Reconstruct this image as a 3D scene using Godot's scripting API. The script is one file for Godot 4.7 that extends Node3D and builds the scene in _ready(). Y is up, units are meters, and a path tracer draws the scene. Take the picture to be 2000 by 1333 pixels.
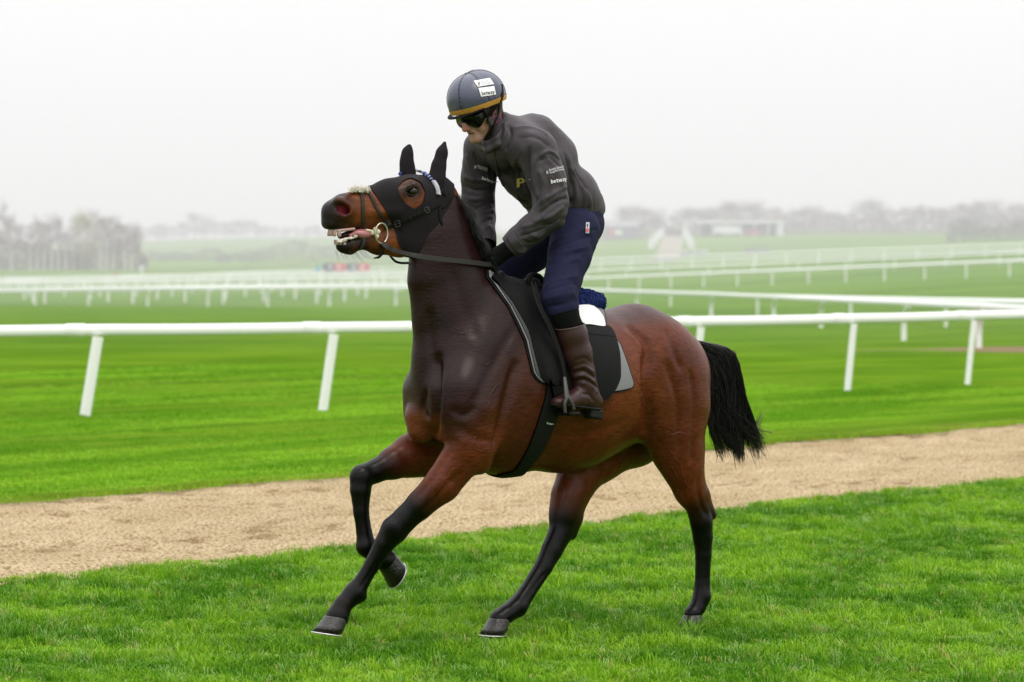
extends Node3D
# A bay racehorse with its rider at exercise beside a sand track on a misty racecourse.
# Units are metres, y is up; the camera stands 1.72 m above the turf and looks along -z.

const LENS := 6500.0            # focal length in pixels of the 2000 pixel wide photograph
const EYE := 1.72
const PITCH := 0.02561
const HEADING := 37.0           # the horse's heading: degrees turned from -x towards the camera
var cam_frame := Transform3D(Basis(Vector3.RIGHT, -PITCH), Vector3(0, EYE, 0))
var cam_back := cam_frame.affine_inverse()
var side := Vector3(sin(deg_to_rad(HEADING)), 0, cos(deg_to_rad(HEADING)))      # to the horse's left
var ahead := Vector3(-cos(deg_to_rad(HEADING)), 0, sin(deg_to_rad(HEADING)))    # the way it goes
var rng := RandomNumberGenerator.new()
var used_names := {}
var t_start := 0

# a point at distance d along the lens axis, seen at (px, py)
func at(px: float, py: float, d: float) -> Vector3:
	return cam_frame * Vector3((px - 1000.0) / LENS * d, -(py - 666.5) / LENS * d, -d)

func seen(p: Vector3) -> Vector2:
	var q := cam_back * p
	return Vector2(1000.0 + LENS * q.x / -q.z, 666.5 - LENS * q.y / -q.z)

# a point of the horse's upright plane that lies l metres to the left of its middle
func hp(px: float, py: float, l := 0.0) -> Vector3:
	return at(px, py, (15.0 - l / 0.7986) / (1.0 - 0.7536 * (px - 1000.0) / LENS))

# likewise for the head, which is turned a little less towards the camera
const HEAD_YAW := 30.0
var head_side := Vector3(sin(deg_to_rad(HEAD_YAW)), -0.10, cos(deg_to_rad(HEAD_YAW))).normalized()
func hh(px: float, py: float, l := 0.0) -> Vector3:
	var k := tan(deg_to_rad(HEAD_YAW))
	var d := (14.77 + k * 0.3295 - l / cos(deg_to_rad(HEAD_YAW))) / (1.0 - k * (px - 1000.0) / LENS)
	return at(px, py, d)

func side_of(p: Vector3) -> float:      # how far p lies to the left of the horse's middle plane
	return (p - hp(1000, 600, 0)).dot(side)

func mirrored(p: Vector3) -> Vector3:
	return p - side * (2.0 * side_of(p))

# ---------------------------------------------------------------- naming

func numbered(called: String) -> String:
	if not used_names.has(called):
		used_names[called] = 0
		return called
	used_names[called] += 1
	return "%s_%03d" % [called, used_names[called]]

func thing(called: String, label: String, category: String, where := Vector3.ZERO, group := "") -> Node3D:
	var o := Node3D.new()
	o.name = numbered(called)
	add_child(o)
	o.position = where
	tag(o, label, category, group)
	return o

func tag(o: Node, label: String, category: String, group := "") -> void:
	o.set_meta("label", label)
	o.set_meta("category", category)
	if group:
		o.set_meta("group", group)

func put(called: String, mesh: Mesh, m: Material, parent: Node = null, where := Transform3D()) -> MeshInstance3D:
	var o := MeshInstance3D.new()
	o.name = numbered(called) if parent == null else called
	o.mesh = mesh
	if m:
		o.material_override = m
	o.transform = where
	(self if parent == null else parent).add_child(o, true)
	return o

func structure(called: String, mesh: Mesh, m: Material, where := Transform3D()) -> MeshInstance3D:
	var o := put(called, mesh, m, null, where)
	o.set_meta("kind", "structure")
	return o

# ---------------------------------------------------------------- materials

func lin(r: float, g: float, b: float) -> Color:
	return Color(r, g, b).linear_to_srgb()

func paint(c: Color, rough := 0.7, spec := 0.5) -> StandardMaterial3D:
	var m := StandardMaterial3D.new()
	m.albedo_color = c
	m.roughness = rough
	m.metallic_specular = spec
	return m

func tinted(rough := 0.7, spec := 0.5) -> StandardMaterial3D:
	var m := paint(Color.WHITE, rough, spec)
	m.vertex_color_use_as_albedo = true
	return m

func noise_tex(freq: float, size := 512, octaves := 4, ramp: Gradient = null, rseed := 1, kind := FastNoiseLite.TYPE_SIMPLEX_SMOOTH, stretch := 1.0) -> NoiseTexture2D:
	var n := FastNoiseLite.new()
	n.noise_type = kind
	n.seed = rseed
	n.frequency = freq
	n.fractal_octaves = octaves
	n.fractal_type = FastNoiseLite.FRACTAL_FBM if octaves > 1 else FastNoiseLite.FRACTAL_NONE
	var t := NoiseTexture2D.new()
	t.width = size
	t.height = size
	t.seamless = true
	t.noise = n
	if ramp:
		t.color_ramp = ramp
	return t

func ramp(stops: Array) -> Gradient:
	var g := Gradient.new()
	var o := PackedFloat32Array()
	var c := PackedColorArray()
	for s in stops:
		o.append(s[0])
		c.append(s[1])
	g.offsets = o
	g.colors = c
	return g

func relief(m: StandardMaterial3D, t: Texture2D, cm: float, per_metre: float, world := false) -> StandardMaterial3D:
	m.uv1_triplanar = true
	m.uv1_world_triplanar = world
	m.uv1_scale = Vector3.ONE * per_metre
	m.heightmap_enabled = true
	m.heightmap_texture = t
	m.heightmap_scale = cm
	return m

# ---------------------------------------------------------------- soft bodies
# Tapered capsules, flattened to one side, joined with a smooth minimum and meshed as surface nets.

class Surf:
	var V := PackedVector3Array()
	var N := PackedVector3Array()
	var C := PackedColorArray()
	var I := PackedInt32Array()
	var buckets := {}
	const BUCKET := 0.07

	func normals() -> void:
		N.resize(V.size())
		N.fill(Vector3.ZERO)
		for t in range(0, I.size(), 3):
			var a := I[t]
			var b := I[t + 1]
			var c := I[t + 2]
			var n := (V[c] - V[a]).cross(V[b] - V[a])
			N[a] += n
			N[b] += n
			N[c] += n
		for i in N.size():
			N[i] = N[i].normalized()

	func relax(times := 1, amount := 0.5) -> void:
		for k in times:
			var s := PackedVector3Array()
			s.resize(V.size())
			var w := PackedInt32Array()
			w.resize(V.size())
			for t in range(0, I.size(), 3):
				var a := I[t]
				var b := I[t + 1]
				var c := I[t + 2]
				s[a] += V[b] + V[c]
				s[b] += V[a] + V[c]
				s[c] += V[a] + V[b]
				w[a] += 2
				w[b] += 2
				w[c] += 2
			for i in V.size():
				if w[i] > 0:
					V[i] = V[i].lerp(s[i] / w[i], amount)

	func fill(c: Color) -> void:
		C.resize(V.size())
		C.fill(c)

	func index() -> void:
		buckets = {}
		for i in V.size():
			var k := Vector3i((V[i] / BUCKET).floor())
			if not buckets.has(k):
				buckets[k] = PackedInt32Array()
			buckets[k].append(i)

	# the vertices near the segment a-b, within reach r
	func near(a: Vector3, b: Vector3, r: float) -> PackedInt32Array:
		var lo := Vector3i(((a.min(b) - Vector3.ONE * r) / BUCKET).floor())
		var hi := Vector3i(((a.max(b) + Vector3.ONE * r) / BUCKET).floor())
		var out := PackedInt32Array()
		for x in range(lo.x, hi.x + 1):
			for y in range(lo.y, hi.y + 1):
				for z in range(lo.z, hi.z + 1):
					var k := Vector3i(x, y, z)
					if buckets.has(k):
						out.append_array(buckets[k])
		return out

	# push the skin along its normal: a groove (amount < 0), a vein or a muscle (amount > 0)
	func press(a: Vector3, b: Vector3, r: float, amount: float) -> void:
		var ba := b - a
		var inv := 1.0 / maxf(ba.length_squared(), 1e-9)
		for i in near(a, b, r * 2.2):
			var pa := V[i] - a
			var q := pa - ba * clampf(pa.dot(ba) * inv, 0.0, 1.0)
			var e := q.length_squared() / (r * r)
			if e < 4.8:
				V[i] += N[i] * (amount * exp(-e))

	# the same along a whole line, each vertex moved once
	func press_line(path: Array, r: float, amount: float) -> void:
		var least := {}
		for k in path.size() - 1:
			var a: Vector3 = path[k]
			var ba: Vector3 = path[k + 1] - a
			var inv := 1.0 / maxf(ba.length_squared(), 1e-9)
			var fade := 1.0
			for i in near(a, a + ba, r * 2.2):
				var pa := V[i] - a
				var t := clampf(pa.dot(ba) * inv, 0.0, 1.0)
				var e := (pa - ba * t).length_squared() / (r * r)
				# strokes run out towards their ends
				fade = smoothstep(0.0, 0.22, (k + t + 0.4) / path.size()) * smoothstep(0.0, 0.22, 1.0 - (k + t - 0.4) / path.size())
				if e < 4.8:
					var f := exp(-e) * fade
					if not least.has(i) or least[i] < f:
						least[i] = f
		for i in least:
			V[i] += N[i] * (amount * least[i])

	func dye(a: Vector3, b: Vector3, ra: float, rb: float, c: Color, soft := 0.3, share := 1.0) -> void:
		var ba := b - a
		var inv := 1.0 / maxf(ba.length_squared(), 1e-9)
		for i in near(a, b, maxf(ra, rb) * (1.0 + soft)):
			var pa := V[i] - a
			var t := clampf(pa.dot(ba) * inv, 0.0, 1.0)
			var r := lerpf(ra, rb, t)
			var e := (pa - ba * t).length() / r
			if e < 1.0 + soft:
				C[i] = C[i].lerp(c, share * smoothstep(1.0 + soft, 1.0 - soft, e))

	func mesh(base := Vector3.ZERO) -> ArrayMesh:
		var v := V.duplicate()
		for i in v.size():
			v[i] -= base
		var arrays := []
		arrays.resize(Mesh.ARRAY_MAX)
		arrays[Mesh.ARRAY_VERTEX] = v
		arrays[Mesh.ARRAY_NORMAL] = N
		if C.size() == V.size():
			arrays[Mesh.ARRAY_COLOR] = C
		arrays[Mesh.ARRAY_INDEX] = I
		var m := ArrayMesh.new()
		m.add_surface_from_arrays(Mesh.PRIMITIVE_TRIANGLES, arrays)
		return m

	# the part of the skin where mask > 0, lifted by lift[i], with a rim that closes its edge
	func shell(mask: PackedFloat32Array, lift: PackedFloat32Array, rim := 0.004) -> Surf:
		var out := Surf.new()
		var at_vertex := {}
		var at_edge := {}
		var feet := PackedVector3Array()
		var colored := C.size() == V.size()
		var cuts := PackedInt32Array()
		for t in range(0, I.size(), 3):
			var ids := [I[t], I[t + 1], I[t + 2]]
			var inside := 0
			for i in ids:
				if mask[i] > 0.0:
					inside += 1
			if inside == 0:
				continue
			var poly := PackedInt32Array()
			var cut := PackedInt32Array()
			for e in 3:
				var a: int = ids[e]
				var b: int = ids[(e + 1) % 3]
				if mask[a] > 0.0:
					if not at_vertex.has(a):
						at_vertex[a] = out.V.size()
						out.V.append(V[a] + N[a] * lift[a])
						out.N.append(N[a])
						feet.append(V[a] - N[a] * rim)
						if colored:
							out.C.append(C[a])
					poly.append(at_vertex[a])
				if (mask[a] > 0.0) != (mask[b] > 0.0):
					var key := Vector2i(mini(a, b), maxi(a, b))
					if not at_edge.has(key):
						var s := mask[a] / (mask[a] - mask[b])
						var n := N[a].lerp(N[b], s).normalized()
						var p := V[a].lerp(V[b], s)
						at_edge[key] = out.V.size()
						out.V.append(p + n * lerpf(lift[a], lift[b], s))
						out.N.append(n)
						feet.append(p - n * rim)
						if colored:
							out.C.append(C[a].lerp(C[b], s))
					poly.append(at_edge[key])
					cut.append(at_edge[key])
			for k in range(1, poly.size() - 1):
				out.I.append_array(PackedInt32Array([poly[0], poly[k], poly[k + 1]]))
			if cut.size() == 2:
				# keep the order in which the outline runs
				var p0 := poly.find(cut[0])
				if poly[(p0 + 1) % poly.size()] == cut[1]:
					cuts.append_array(PackedInt32Array([cut[0], cut[1]]))
				else:
					cuts.append_array(PackedInt32Array([cut[1], cut[0]]))
		for k in range(0, cuts.size(), 2):
			var a := cuts[k]
			var b := cuts[k + 1]
			var m := out.V.size()
			var fa := feet[a]
			var fb := feet[b]
			var n := (fa - out.V[a]).cross(out.V[b] - out.V[a]).normalized()
			for p in [out.V[a], out.V[b], fb, fa]:
				out.V.append(p)
				out.N.append(n)
			if colored:
				out.C.append_array(PackedColorArray([out.C[a], out.C[b], out.C[b], out.C[a]]))
			out.I.append_array(PackedInt32Array([m, m + 2, m + 1, m, m + 3, m + 2]))
		return out

	func join(o: Surf) -> void:
		var m := V.size()
		V.append_array(o.V)
		N.append_array(o.N)
		C.append_array(o.C)
		for i in o.I:
			I.append(i + m)


class Blob:
	var A := PackedVector3Array()
	var BA := PackedVector3Array()
	var LAT := PackedVector3Array()
	var RA := PackedFloat32Array()
	var DR := PackedFloat32Array()
	var KA := PackedFloat32Array()
	var DK := PackedFloat32Array()
	var INV := PackedFloat32Array()
	var BL := PackedFloat32Array()
	var SG := PackedFloat32Array()
	var lists := {}
	var everything := PackedInt32Array()
	var lat := Vector3.BACK
	var blend := 0.04

	# a capsule from a to b of radii ra, rb; ka, kb are its breadth along lat over its radius
	func add(a: Vector3, b: Vector3, ra: float, rb: float, ka := 1.0, kb := -1.0, bl := -1.0, sg := 1.0) -> void:
		if kb < 0.0:
			kb = ka
		everything.append(A.size())
		A.append(a)
		BA.append(b - a)
		LAT.append(lat)
		RA.append(ra)
		DR.append(rb - ra)
		KA.append(1.0 / ka)
		DK.append(1.0 / kb - 1.0 / ka)
		INV.append(1.0 / maxf((b - a).length_squared(), 1e-9))
		BL.append(blend if bl < 0.0 else bl)
		SG.append(sg)

	# a limb: rows of [point, radius, breadth]
	func limb(rows: Array, bl := -1.0) -> void:
		for i in rows.size() - 1:
			var p = rows[i]
			var q = rows[i + 1]
			add(p[0], q[0], p[1], q[1], p[2] if p.size() > 2 else 1.0, q[2] if q.size() > 2 else 1.0, bl)

	func carve(a: Vector3, b: Vector3, ra: float, rb: float, k := 1.0, bl := 0.01) -> void:
		add(a, b, ra, rb, k, k, bl, -1.0)

	func one(i: int, p: Vector3) -> float:
		var pa := p - A[i]
		var t := clampf(pa.dot(BA[i]) * INV[i], 0.0, 1.0)
		var q := pa - BA[i] * t
		var q2 := q + LAT[i] * (q.dot(LAT[i]) * (KA[i] + DK[i] * t - 1.0))
		var n2 := q2.length()
		var d := n2 - RA[i] - DR[i] * t
		return d * q.length() / n2 if n2 > 1e-5 else d

	func ev(p: Vector3, ids: PackedInt32Array) -> float:
		var f := 10.0
		for i in ids:
			var pa := p - A[i]
			var t := clampf(pa.dot(BA[i]) * INV[i], 0.0, 1.0)
			var q := pa - BA[i] * t
			var w := LAT[i]
			var q2 := q + w * (q.dot(w) * (KA[i] + DK[i] * t - 1.0))
			var n2 := q2.length()
			var d := n2 - RA[i] - DR[i] * t
			if n2 > 1e-5:
				d *= q.length() / n2
			var bl := BL[i]
			if SG[i] > 0.0:
				var h := bl - absf(f - d)
				f = minf(f, d)
				if h > 0.0:
					f -= h * h / (4.0 * bl)
			else:
				d = -d
				var h := bl - absf(f - d)
				f = maxf(f, d)
				if h > 0.0:
					f += h * h / (4.0 * bl)
		return f

	func field(p: Vector3) -> float:
		return ev(p, everything)

	# where the ray from o along the unit vector dir comes within off of the skin
	func hit(o: Vector3, dir: Vector3, off := 0.0, reach := 6.0) -> Vector3:
		var t := 0.0
		for i in 120:
			var d := field(o + dir * t) - off
			if d < 0.0006:
				break
			t += d * 0.75
			if t > reach:
				break
		return o + dir * t

	func slope(p: Vector3) -> Vector3:
		var e := 0.004
		return Vector3(field(p + Vector3(e, 0, 0)) - field(p - Vector3(e, 0, 0)), field(p + Vector3(0, e, 0)) - field(p - Vector3(0, e, 0)), field(p + Vector3(0, 0, e)) - field(p - Vector3(0, 0, e))).normalized()

	func surface(c: float) -> Surf:
		var lo := Vector3.ONE * 1e9
		var hi := -lo
		for i in A.size():
			if SG[i] < 0.0:
				continue
			var r := maxf(RA[i], RA[i] + DR[i]) / minf(1.0, minf(KA[i], KA[i] + DK[i])) + 0.02
			lo = lo.min(A[i].min(A[i] + BA[i]) - Vector3.ONE * r)
			hi = hi.max(A[i].max(A[i] + BA[i]) + Vector3.ONE * r)
		var big := 16
		var small := 4
		var blocks := Vector3i(((hi - lo) / (c * big)).ceil())
		var nx := blocks.x * big + 1
		var ny := blocks.y * big + 1
		var nz := blocks.z * big + 1
		var sy := nx
		var sz := nx * ny
		var F := PackedFloat32Array()
		F.resize(nx * ny * nz)
		F.fill(1e9)
		var vid := PackedInt32Array()
		vid.resize(F.size())
		vid.fill(-1)
		var half_big := c * big * 0.867
		var half_small := c * small * 0.867
		var live := PackedInt32Array()
		for bz in blocks.z:
			for by in blocks.y:
				for bx in blocks.x:
					var mid := lo + Vector3(bx + 0.5, by + 0.5, bz + 0.5) * (c * big)
					var ids := PackedInt32Array()
					var solid := false
					for i in everything:
						if one(i, mid) < half_big * 1.3 + BL[i]:
							ids.append(i)
							solid = solid or SG[i] > 0.0
					if not solid or absf(ev(mid, everything)) > half_big * 1.9:
						continue
					for kz in range(0, big, small):
						for ky in range(0, big, small):
							for kx in range(0, big, small):
								var x0 := bx * big + kx
								var y0 := by * big + ky
								var z0 := bz * big + kz
								var m := lo + Vector3(x0 + 2, y0 + 2, z0 + 2) * c
								if absf(ev(m, ids)) > half_small * 1.6:
									continue
								for z in range(z0, z0 + small + 1):
									for y in range(y0, y0 + small + 1):
										var at := x0 + y * sy + z * sz
										for x in range(x0, x0 + small + 1):
											if F[at] > 1e8:
												F[at] = ev(lo + Vector3(x, y, z) * c, ids)
											at += 1
								for z in range(z0, z0 + small):
									for y in range(y0, y0 + small):
										var at := x0 + y * sy + z * sz
										for x in small:
											live.append(at + x)
		var out := Surf.new()
		var cells := PackedInt32Array()
		for at in live:
			var f0 := F[at]
			var f1 := F[at + 1]
			var f2 := F[at + sy]
			var f3 := F[at + sy + 1]
			var f4 := F[at + sz]
			var f5 := F[at + sz + 1]
			var f6 := F[at + sz + sy]
			var f7 := F[at + sz + sy + 1]
			var n := int(f0 < 0) + int(f1 < 0) + int(f2 < 0) + int(f3 < 0) + int(f4 < 0) + int(f5 < 0) + int(f6 < 0) + int(f7 < 0)
			if n == 0 or n == 8:
				continue
			var s := Vector3.ZERO
			var k := 0
			if (f0 < 0) != (f1 < 0):
				s += Vector3(f0 / (f0 - f1), 0, 0)
				k += 1
			if (f2 < 0) != (f3 < 0):
				s += Vector3(f2 / (f2 - f3), 1, 0)
				k += 1
			if (f4 < 0) != (f5 < 0):
				s += Vector3(f4 / (f4 - f5), 0, 1)
				k += 1
			if (f6 < 0) != (f7 < 0):
				s += Vector3(f6 / (f6 - f7), 1, 1)
				k += 1
			if (f0 < 0) != (f2 < 0):
				s += Vector3(0, f0 / (f0 - f2), 0)
				k += 1
			if (f1 < 0) != (f3 < 0):
				s += Vector3(1, f1 / (f1 - f3), 0)
				k += 1
			if (f4 < 0) != (f6 < 0):
				s += Vector3(0, f4 / (f4 - f6), 1)
				k += 1
			if (f5 < 0) != (f7 < 0):
				s += Vector3(1, f5 / (f5 - f7), 1)
				k += 1
			if (f0 < 0) != (f4 < 0):
				s += Vector3(0, 0, f0 / (f0 - f4))
				k += 1
			if (f1 < 0) != (f5 < 0):
				s += Vector3(1, 0, f1 / (f1 - f5))
				k += 1
			if (f2 < 0) != (f6 < 0):
				s += Vector3(0, 1, f2 / (f2 - f6))
				k += 1
			if (f3 < 0) != (f7 < 0):
				s += Vector3(1, 1, f3 / (f3 - f7))
				k += 1
			vid[at] = out.V.size()
			cells.append(at)
			var z := at / sz
			var y := (at - z * sz) / sy
			var x := at - z * sz - y * sy
			out.V.append(lo + (Vector3(x, y, z) + s / k) * c)
		for at in cells:
			var f0 := F[at]
			for axis in 3:
				var st: int = [1, sy, sz][axis]
				var u: int = [sy, sz, 1][axis]
				var v: int = [sz, 1, sy][axis]
				var f1 := F[at + st]
				if (f0 < 0) == (f1 < 0) or f1 > 1e8:
					continue
				var a := vid[at - u - v]
				var b := vid[at - v]
				var d := vid[at]
				var e := vid[at - u]
				if a < 0 or b < 0 or d < 0 or e < 0:
					continue
				if f0 < 0:
					out.I.append_array(PackedInt32Array([a, d, b, a, e, d]))
				else:
					out.I.append_array(PackedInt32Array([a, b, d, a, d, e]))
		out.normals()
		return out

# distance inside (+) or outside (-) of a closed outline
func within(p: Vector2, ring: PackedVector2Array) -> float:
	var best := 1e12
	var n := ring.size()
	for i in n:
		var a := ring[i]
		var ab := ring[(i + 1) % n] - a
		var t := clampf((p - a).dot(ab) / maxf(ab.length_squared(), 1e-9), 0.0, 1.0)
		best = minf(best, (p - a - ab * t).length_squared())
	return sqrt(best) if Geometry2D.is_point_in_polygon(p, ring) else -sqrt(best)

# a rounded outline through the given corners
func rounded(pts: Array, steps := 4) -> PackedVector2Array:
	var out := PackedVector2Array()
	var n := pts.size()
	for i in n:
		var p0: Vector2 = pts[(i + n - 1) % n]
		var p1: Vector2 = pts[i]
		var p2: Vector2 = pts[(i + 1) % n]
		var p3: Vector2 = pts[(i + 2) % n]
		for k in steps:
			out.append(p1.cubic_interpolate(p2, p0 * 0.5 + p1 * 0.5, p3 * 0.5 + p2 * 0.5, float(k) / steps))
	return out

# ---------------------------------------------------------------- shapes in a SurfaceTool

func st() -> SurfaceTool:
	var s := SurfaceTool.new()
	s.begin(Mesh.PRIMITIVE_TRIANGLES)
	return s

func done(s: SurfaceTool) -> ArrayMesh:
	s.generate_normals()
	return s.commit()

func quad(s: SurfaceTool, a: Vector3, b: Vector3, c: Vector3, d: Vector3) -> void:
	for p in [a, b, c, a, c, d]:
		s.add_vertex(p)

# a box with chamfered edges
func box(s: SurfaceTool, t: Transform3D, size: Vector3, cut := 0.004) -> void:
	var h := size * 0.5
	var k := minf(cut, minf(h.x, minf(h.y, h.z)) * 0.9)
	s.set_smooth_group(-1)
	var pts := []
	for sx in [-1, 1]:
		for sy in [-1, 1]:
			for sz in [-1, 1]:
				pts.append([Vector3(sx * h.x, sy * (h.y - k), sz * (h.z - k)), Vector3(sx * (h.x - k), sy * h.y, sz * (h.z - k)), Vector3(sx * (h.x - k), sy * (h.y - k), sz * h.z)])
	# 0:--- 1:--+ 2:-+- 3:-++ 4:+-- 5:+-+ 6:++- 7:+++
	quad2(s, t, pts, [[0, 0], [1, 0], [3, 0], [2, 0]])
	quad2(s, t, pts, [[4, 0], [6, 0], [7, 0], [5, 0]])
	quad2(s, t, pts, [[0, 1], [4, 1], [5, 1], [1, 1]])
	quad2(s, t, pts, [[2, 1], [3, 1], [7, 1], [6, 1]])
	quad2(s, t, pts, [[0, 2], [2, 2], [6, 2], [4, 2]])
	quad2(s, t, pts, [[1, 2], [5, 2], [7, 2], [3, 2]])
	quad2(s, t, pts, [[0, 0], [0, 1], [1, 1], [1, 0]])
	quad2(s, t, pts, [[2, 0], [3, 0], [3, 1], [2, 1]])
	quad2(s, t, pts, [[4, 0], [5, 0], [5, 1], [4, 1]])
	quad2(s, t, pts, [[6, 0], [6, 1], [7, 1], [7, 0]])
	quad2(s, t, pts, [[0, 0], [2, 0], [2, 2], [0, 2]])
	quad2(s, t, pts, [[1, 0], [1, 2], [3, 2], [3, 0]])
	quad2(s, t, pts, [[4, 0], [4, 2], [6, 2], [6, 0]])
	quad2(s, t, pts, [[5, 0], [7, 0], [7, 2], [5, 2]])
	quad2(s, t, pts, [[0, 1], [0, 2], [4, 2], [4, 1]])
	quad2(s, t, pts, [[1, 1], [5, 1], [5, 2], [1, 2]])
	quad2(s, t, pts, [[2, 1], [6, 1], [6, 2], [2, 2]])
	quad2(s, t, pts, [[3, 1], [3, 2], [7, 2], [7, 1]])
	for i in 8:
		var a: Vector3 = t * pts[i][0]
		var b: Vector3 = t * pts[i][1]
		var c: Vector3 = t * pts[i][2]
		if (b - a).cross(c - a).dot((a + b + c) / 3.0 - t.origin) > 0.0:
			var w := b
			b = c
			c = w
		for p in [a, b, c]:
			s.add_vertex(p)

func quad2(s: SurfaceTool, t: Transform3D, pts: Array, w: Array) -> void:
	var q := []
	for i in w:
		q.append(t * pts[i[0]][i[1]])
	var mid: Vector3 = (q[0] + q[1] + q[2] + q[3]) * 0.25
	if (q[1] - q[0]).cross(q[2] - q[0]).dot(mid - t.origin) > 0.0:
		quad(s, q[0], q[3], q[2], q[1])
	else:
		quad(s, q[0], q[1], q[2], q[3])

# a tube along points; radii per point; flat: breadth along `wide` over the radius
func tube(s: SurfaceTool, pts: Array, radii: Array, sides := 8, caps := true, wide := Vector3.ZERO, flat := 1.0, color := Color(-1, 0, 0)) -> void:
	var rings := []
	var up := Vector3.ZERO
	for i in pts.size():
		var dir: Vector3 = (pts[mini(i + 1, pts.size() - 1)] - pts[maxi(i - 1, 0)]).normalized()
		if wide != Vector3.ZERO:
			up = (wide - dir * wide.dot(dir)).normalized()
		elif up == Vector3.ZERO:
			up = dir.cross(Vector3.UP if absf(dir.y) < 0.9 else Vector3.RIGHT).normalized()
		else:
			up = (up - dir * up.dot(dir)).normalized()
		var v := dir.cross(up)
		var r: float = radii[mini(i, radii.size() - 1)]
		var ring := []
		for k in sides:
			var a := TAU * k / sides
			ring.append(pts[i] + up * (cos(a) * r * flat) + v * (sin(a) * r))
		rings.append(ring)
	if color.r >= 0.0:
		s.set_color(color)
	s.set_smooth_group(1)
	for i in rings.size() - 1:
		for k in sides:
			var k2 := (k + 1) % sides
			quad(s, rings[i][k], rings[i + 1][k], rings[i + 1][k2], rings[i][k2])
	if caps:
		s.set_smooth_group(2)
		for e in [0, rings.size() - 1]:
			for k in range(1, sides - 1):
				var tri := [rings[e][0], rings[e][k], rings[e][k + 1]] if e == 0 else [rings[e][0], rings[e][k + 1], rings[e][k]]
				for p in tri:
					s.add_vertex(p)

# points along a smooth curve
func smooth_path(pts: Array, steps := 6) -> Array:
	var out := []
	for i in pts.size() - 1:
		var p0: Vector3 = pts[maxi(i - 1, 0)]
		var p1: Vector3 = pts[i]
		var p2: Vector3 = pts[i + 1]
		var p3: Vector3 = pts[mini(i + 2, pts.size() - 1)]
		for k in steps:
			out.append(p1.cubic_interpolate(p2, p0, p3, float(k) / steps))
	out.append(pts[-1])
	return out

# a flat strap: centre line, the outward normals, half breadth and thickness
func strap(s: SurfaceTool, pts: Array, outs: Array, half: float, thick: float, halves: Array = []) -> void:
	s.set_smooth_group(-1)
	var rows := []
	for i in pts.size():
		var dir: Vector3 = (pts[mini(i + 1, pts.size() - 1)] - pts[maxi(i - 1, 0)]).normalized()
		var o: Vector3 = outs[i]
		o = (o - dir * o.dot(dir)).normalized()
		var w := o.cross(dir)
		var h: float = half if halves.is_empty() else halves[i]
		var p: Vector3 = pts[i]
		var c := thick * 0.3
		rows.append([p - w * h, p - w * h + o * (thick - c), p - w * (h - c) + o * thick, p + w * (h - c) + o * thick, p + w * h + o * (thick - c), p + w * h])
	for i in rows.size() - 1:
		for k in 6:
			var k2 := (k + 1) % 6
			quad(s, rows[i][k], rows[i][k2], rows[i + 1][k2], rows[i + 1][k])
	for e in [0, rows.size() - 1]:
		var r: Array = rows[e]
		for k in range(1, 5):
			var tri := [r[0], r[k + 1], r[k]] if e == 0 else [r[0], r[k], r[k + 1]]
			for p in tri:
				s.add_vertex(p)

func ball(s: SurfaceTool, c: Vector3, x: Vector3, y: Vector3, z: Vector3, n := 12, m := 8) -> void:
	s.set_smooth_group(1)
	var g := []
	for j in m + 1:
		var row := []
		for i in n:
			row.append(c + x * (sin(PI * j / m) * cos(TAU * i / n)) + z * (sin(PI * j / m) * sin(TAU * i / n)) + y * cos(PI * j / m))
		g.append(row)
	for j in m:
		for i in n:
			var i2 := (i + 1) % n
			if j > 0:
				for p in [g[j][i], g[j][i2], g[j + 1][i]]:
					s.add_vertex(p)
			if j < m - 1:
				for p in [g[j][i2], g[j + 1][i2], g[j + 1][i]]:
					s.add_vertex(p)

# ---------------------------------------------------------------- the setting

# height of the ground where it lies d metres away, u = its bearing (1 = the right edge of the photograph)
var far_rows := [50.0, 80.0, 125.0, 190.0, 260.0, 360.0, 480.0, 620.0, 900.0, 1500.0]
var far_cols := [-1.1, -0.5, 0.0, 0.3, 1.1]
var far_heights := [
	[0.0, 0.0, 0.0, 0.0, 0.0],
	[0.0, -0.05, -0.15, -0.2, -0.22],
	[-0.15, -0.25, -0.45, -0.55, -0.35],
	[-1.25, -1.15, -0.9, -0.6, 0.5],
	[-1.2, -1.1, -0.6, -0.2, 1.3],
	[-0.7, -0.6, -0.2, 0.4, 2.4],
	[-0.1, 0.1, 0.8, 1.8, 4.0],
	[1.0, 1.6, 3.0, 5.4, 6.0],
	[3.0, 6.4, 7.5, 9.0, 9.5],
	[6.0, 10.0, 12.0, 13.0, 13.0]]

func ground(x: float, z: float) -> float:
	var d := -z
	if d <= 50.0:
		return 0.0
	var u := clampf(x * LENS / (1000.0 * d), -1.1, 1.1)
	var r := 0
	while r < far_rows.size() - 2 and d > far_rows[r + 1]:
		r += 1
	var c := 0
	while c < far_cols.size() - 2 and u > far_cols[c + 1]:
		c += 1
	var s := smoothstep(0.0, 1.0, (d - far_rows[r]) / (far_rows[r + 1] - far_rows[r]))
	s = lerpf(s, clampf((d - far_rows[r]) / (far_rows[r + 1] - far_rows[r]), 0.0, 1.0), 0.5)
	var w := smoothstep(0.0, 1.0, (u - far_cols[c]) / (far_cols[c + 1] - far_cols[c]))
	return lerpf(lerpf(far_heights[r][c], far_heights[r][c + 1], w), lerpf(far_heights[r + 1][c], far_heights[r + 1][c + 1], w), s)

func on_ground(px: float, d: float) -> Vector3:
	var x := (px - 1000.0) / LENS * d
	return Vector3(x, ground(x, -d), -d)

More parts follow.
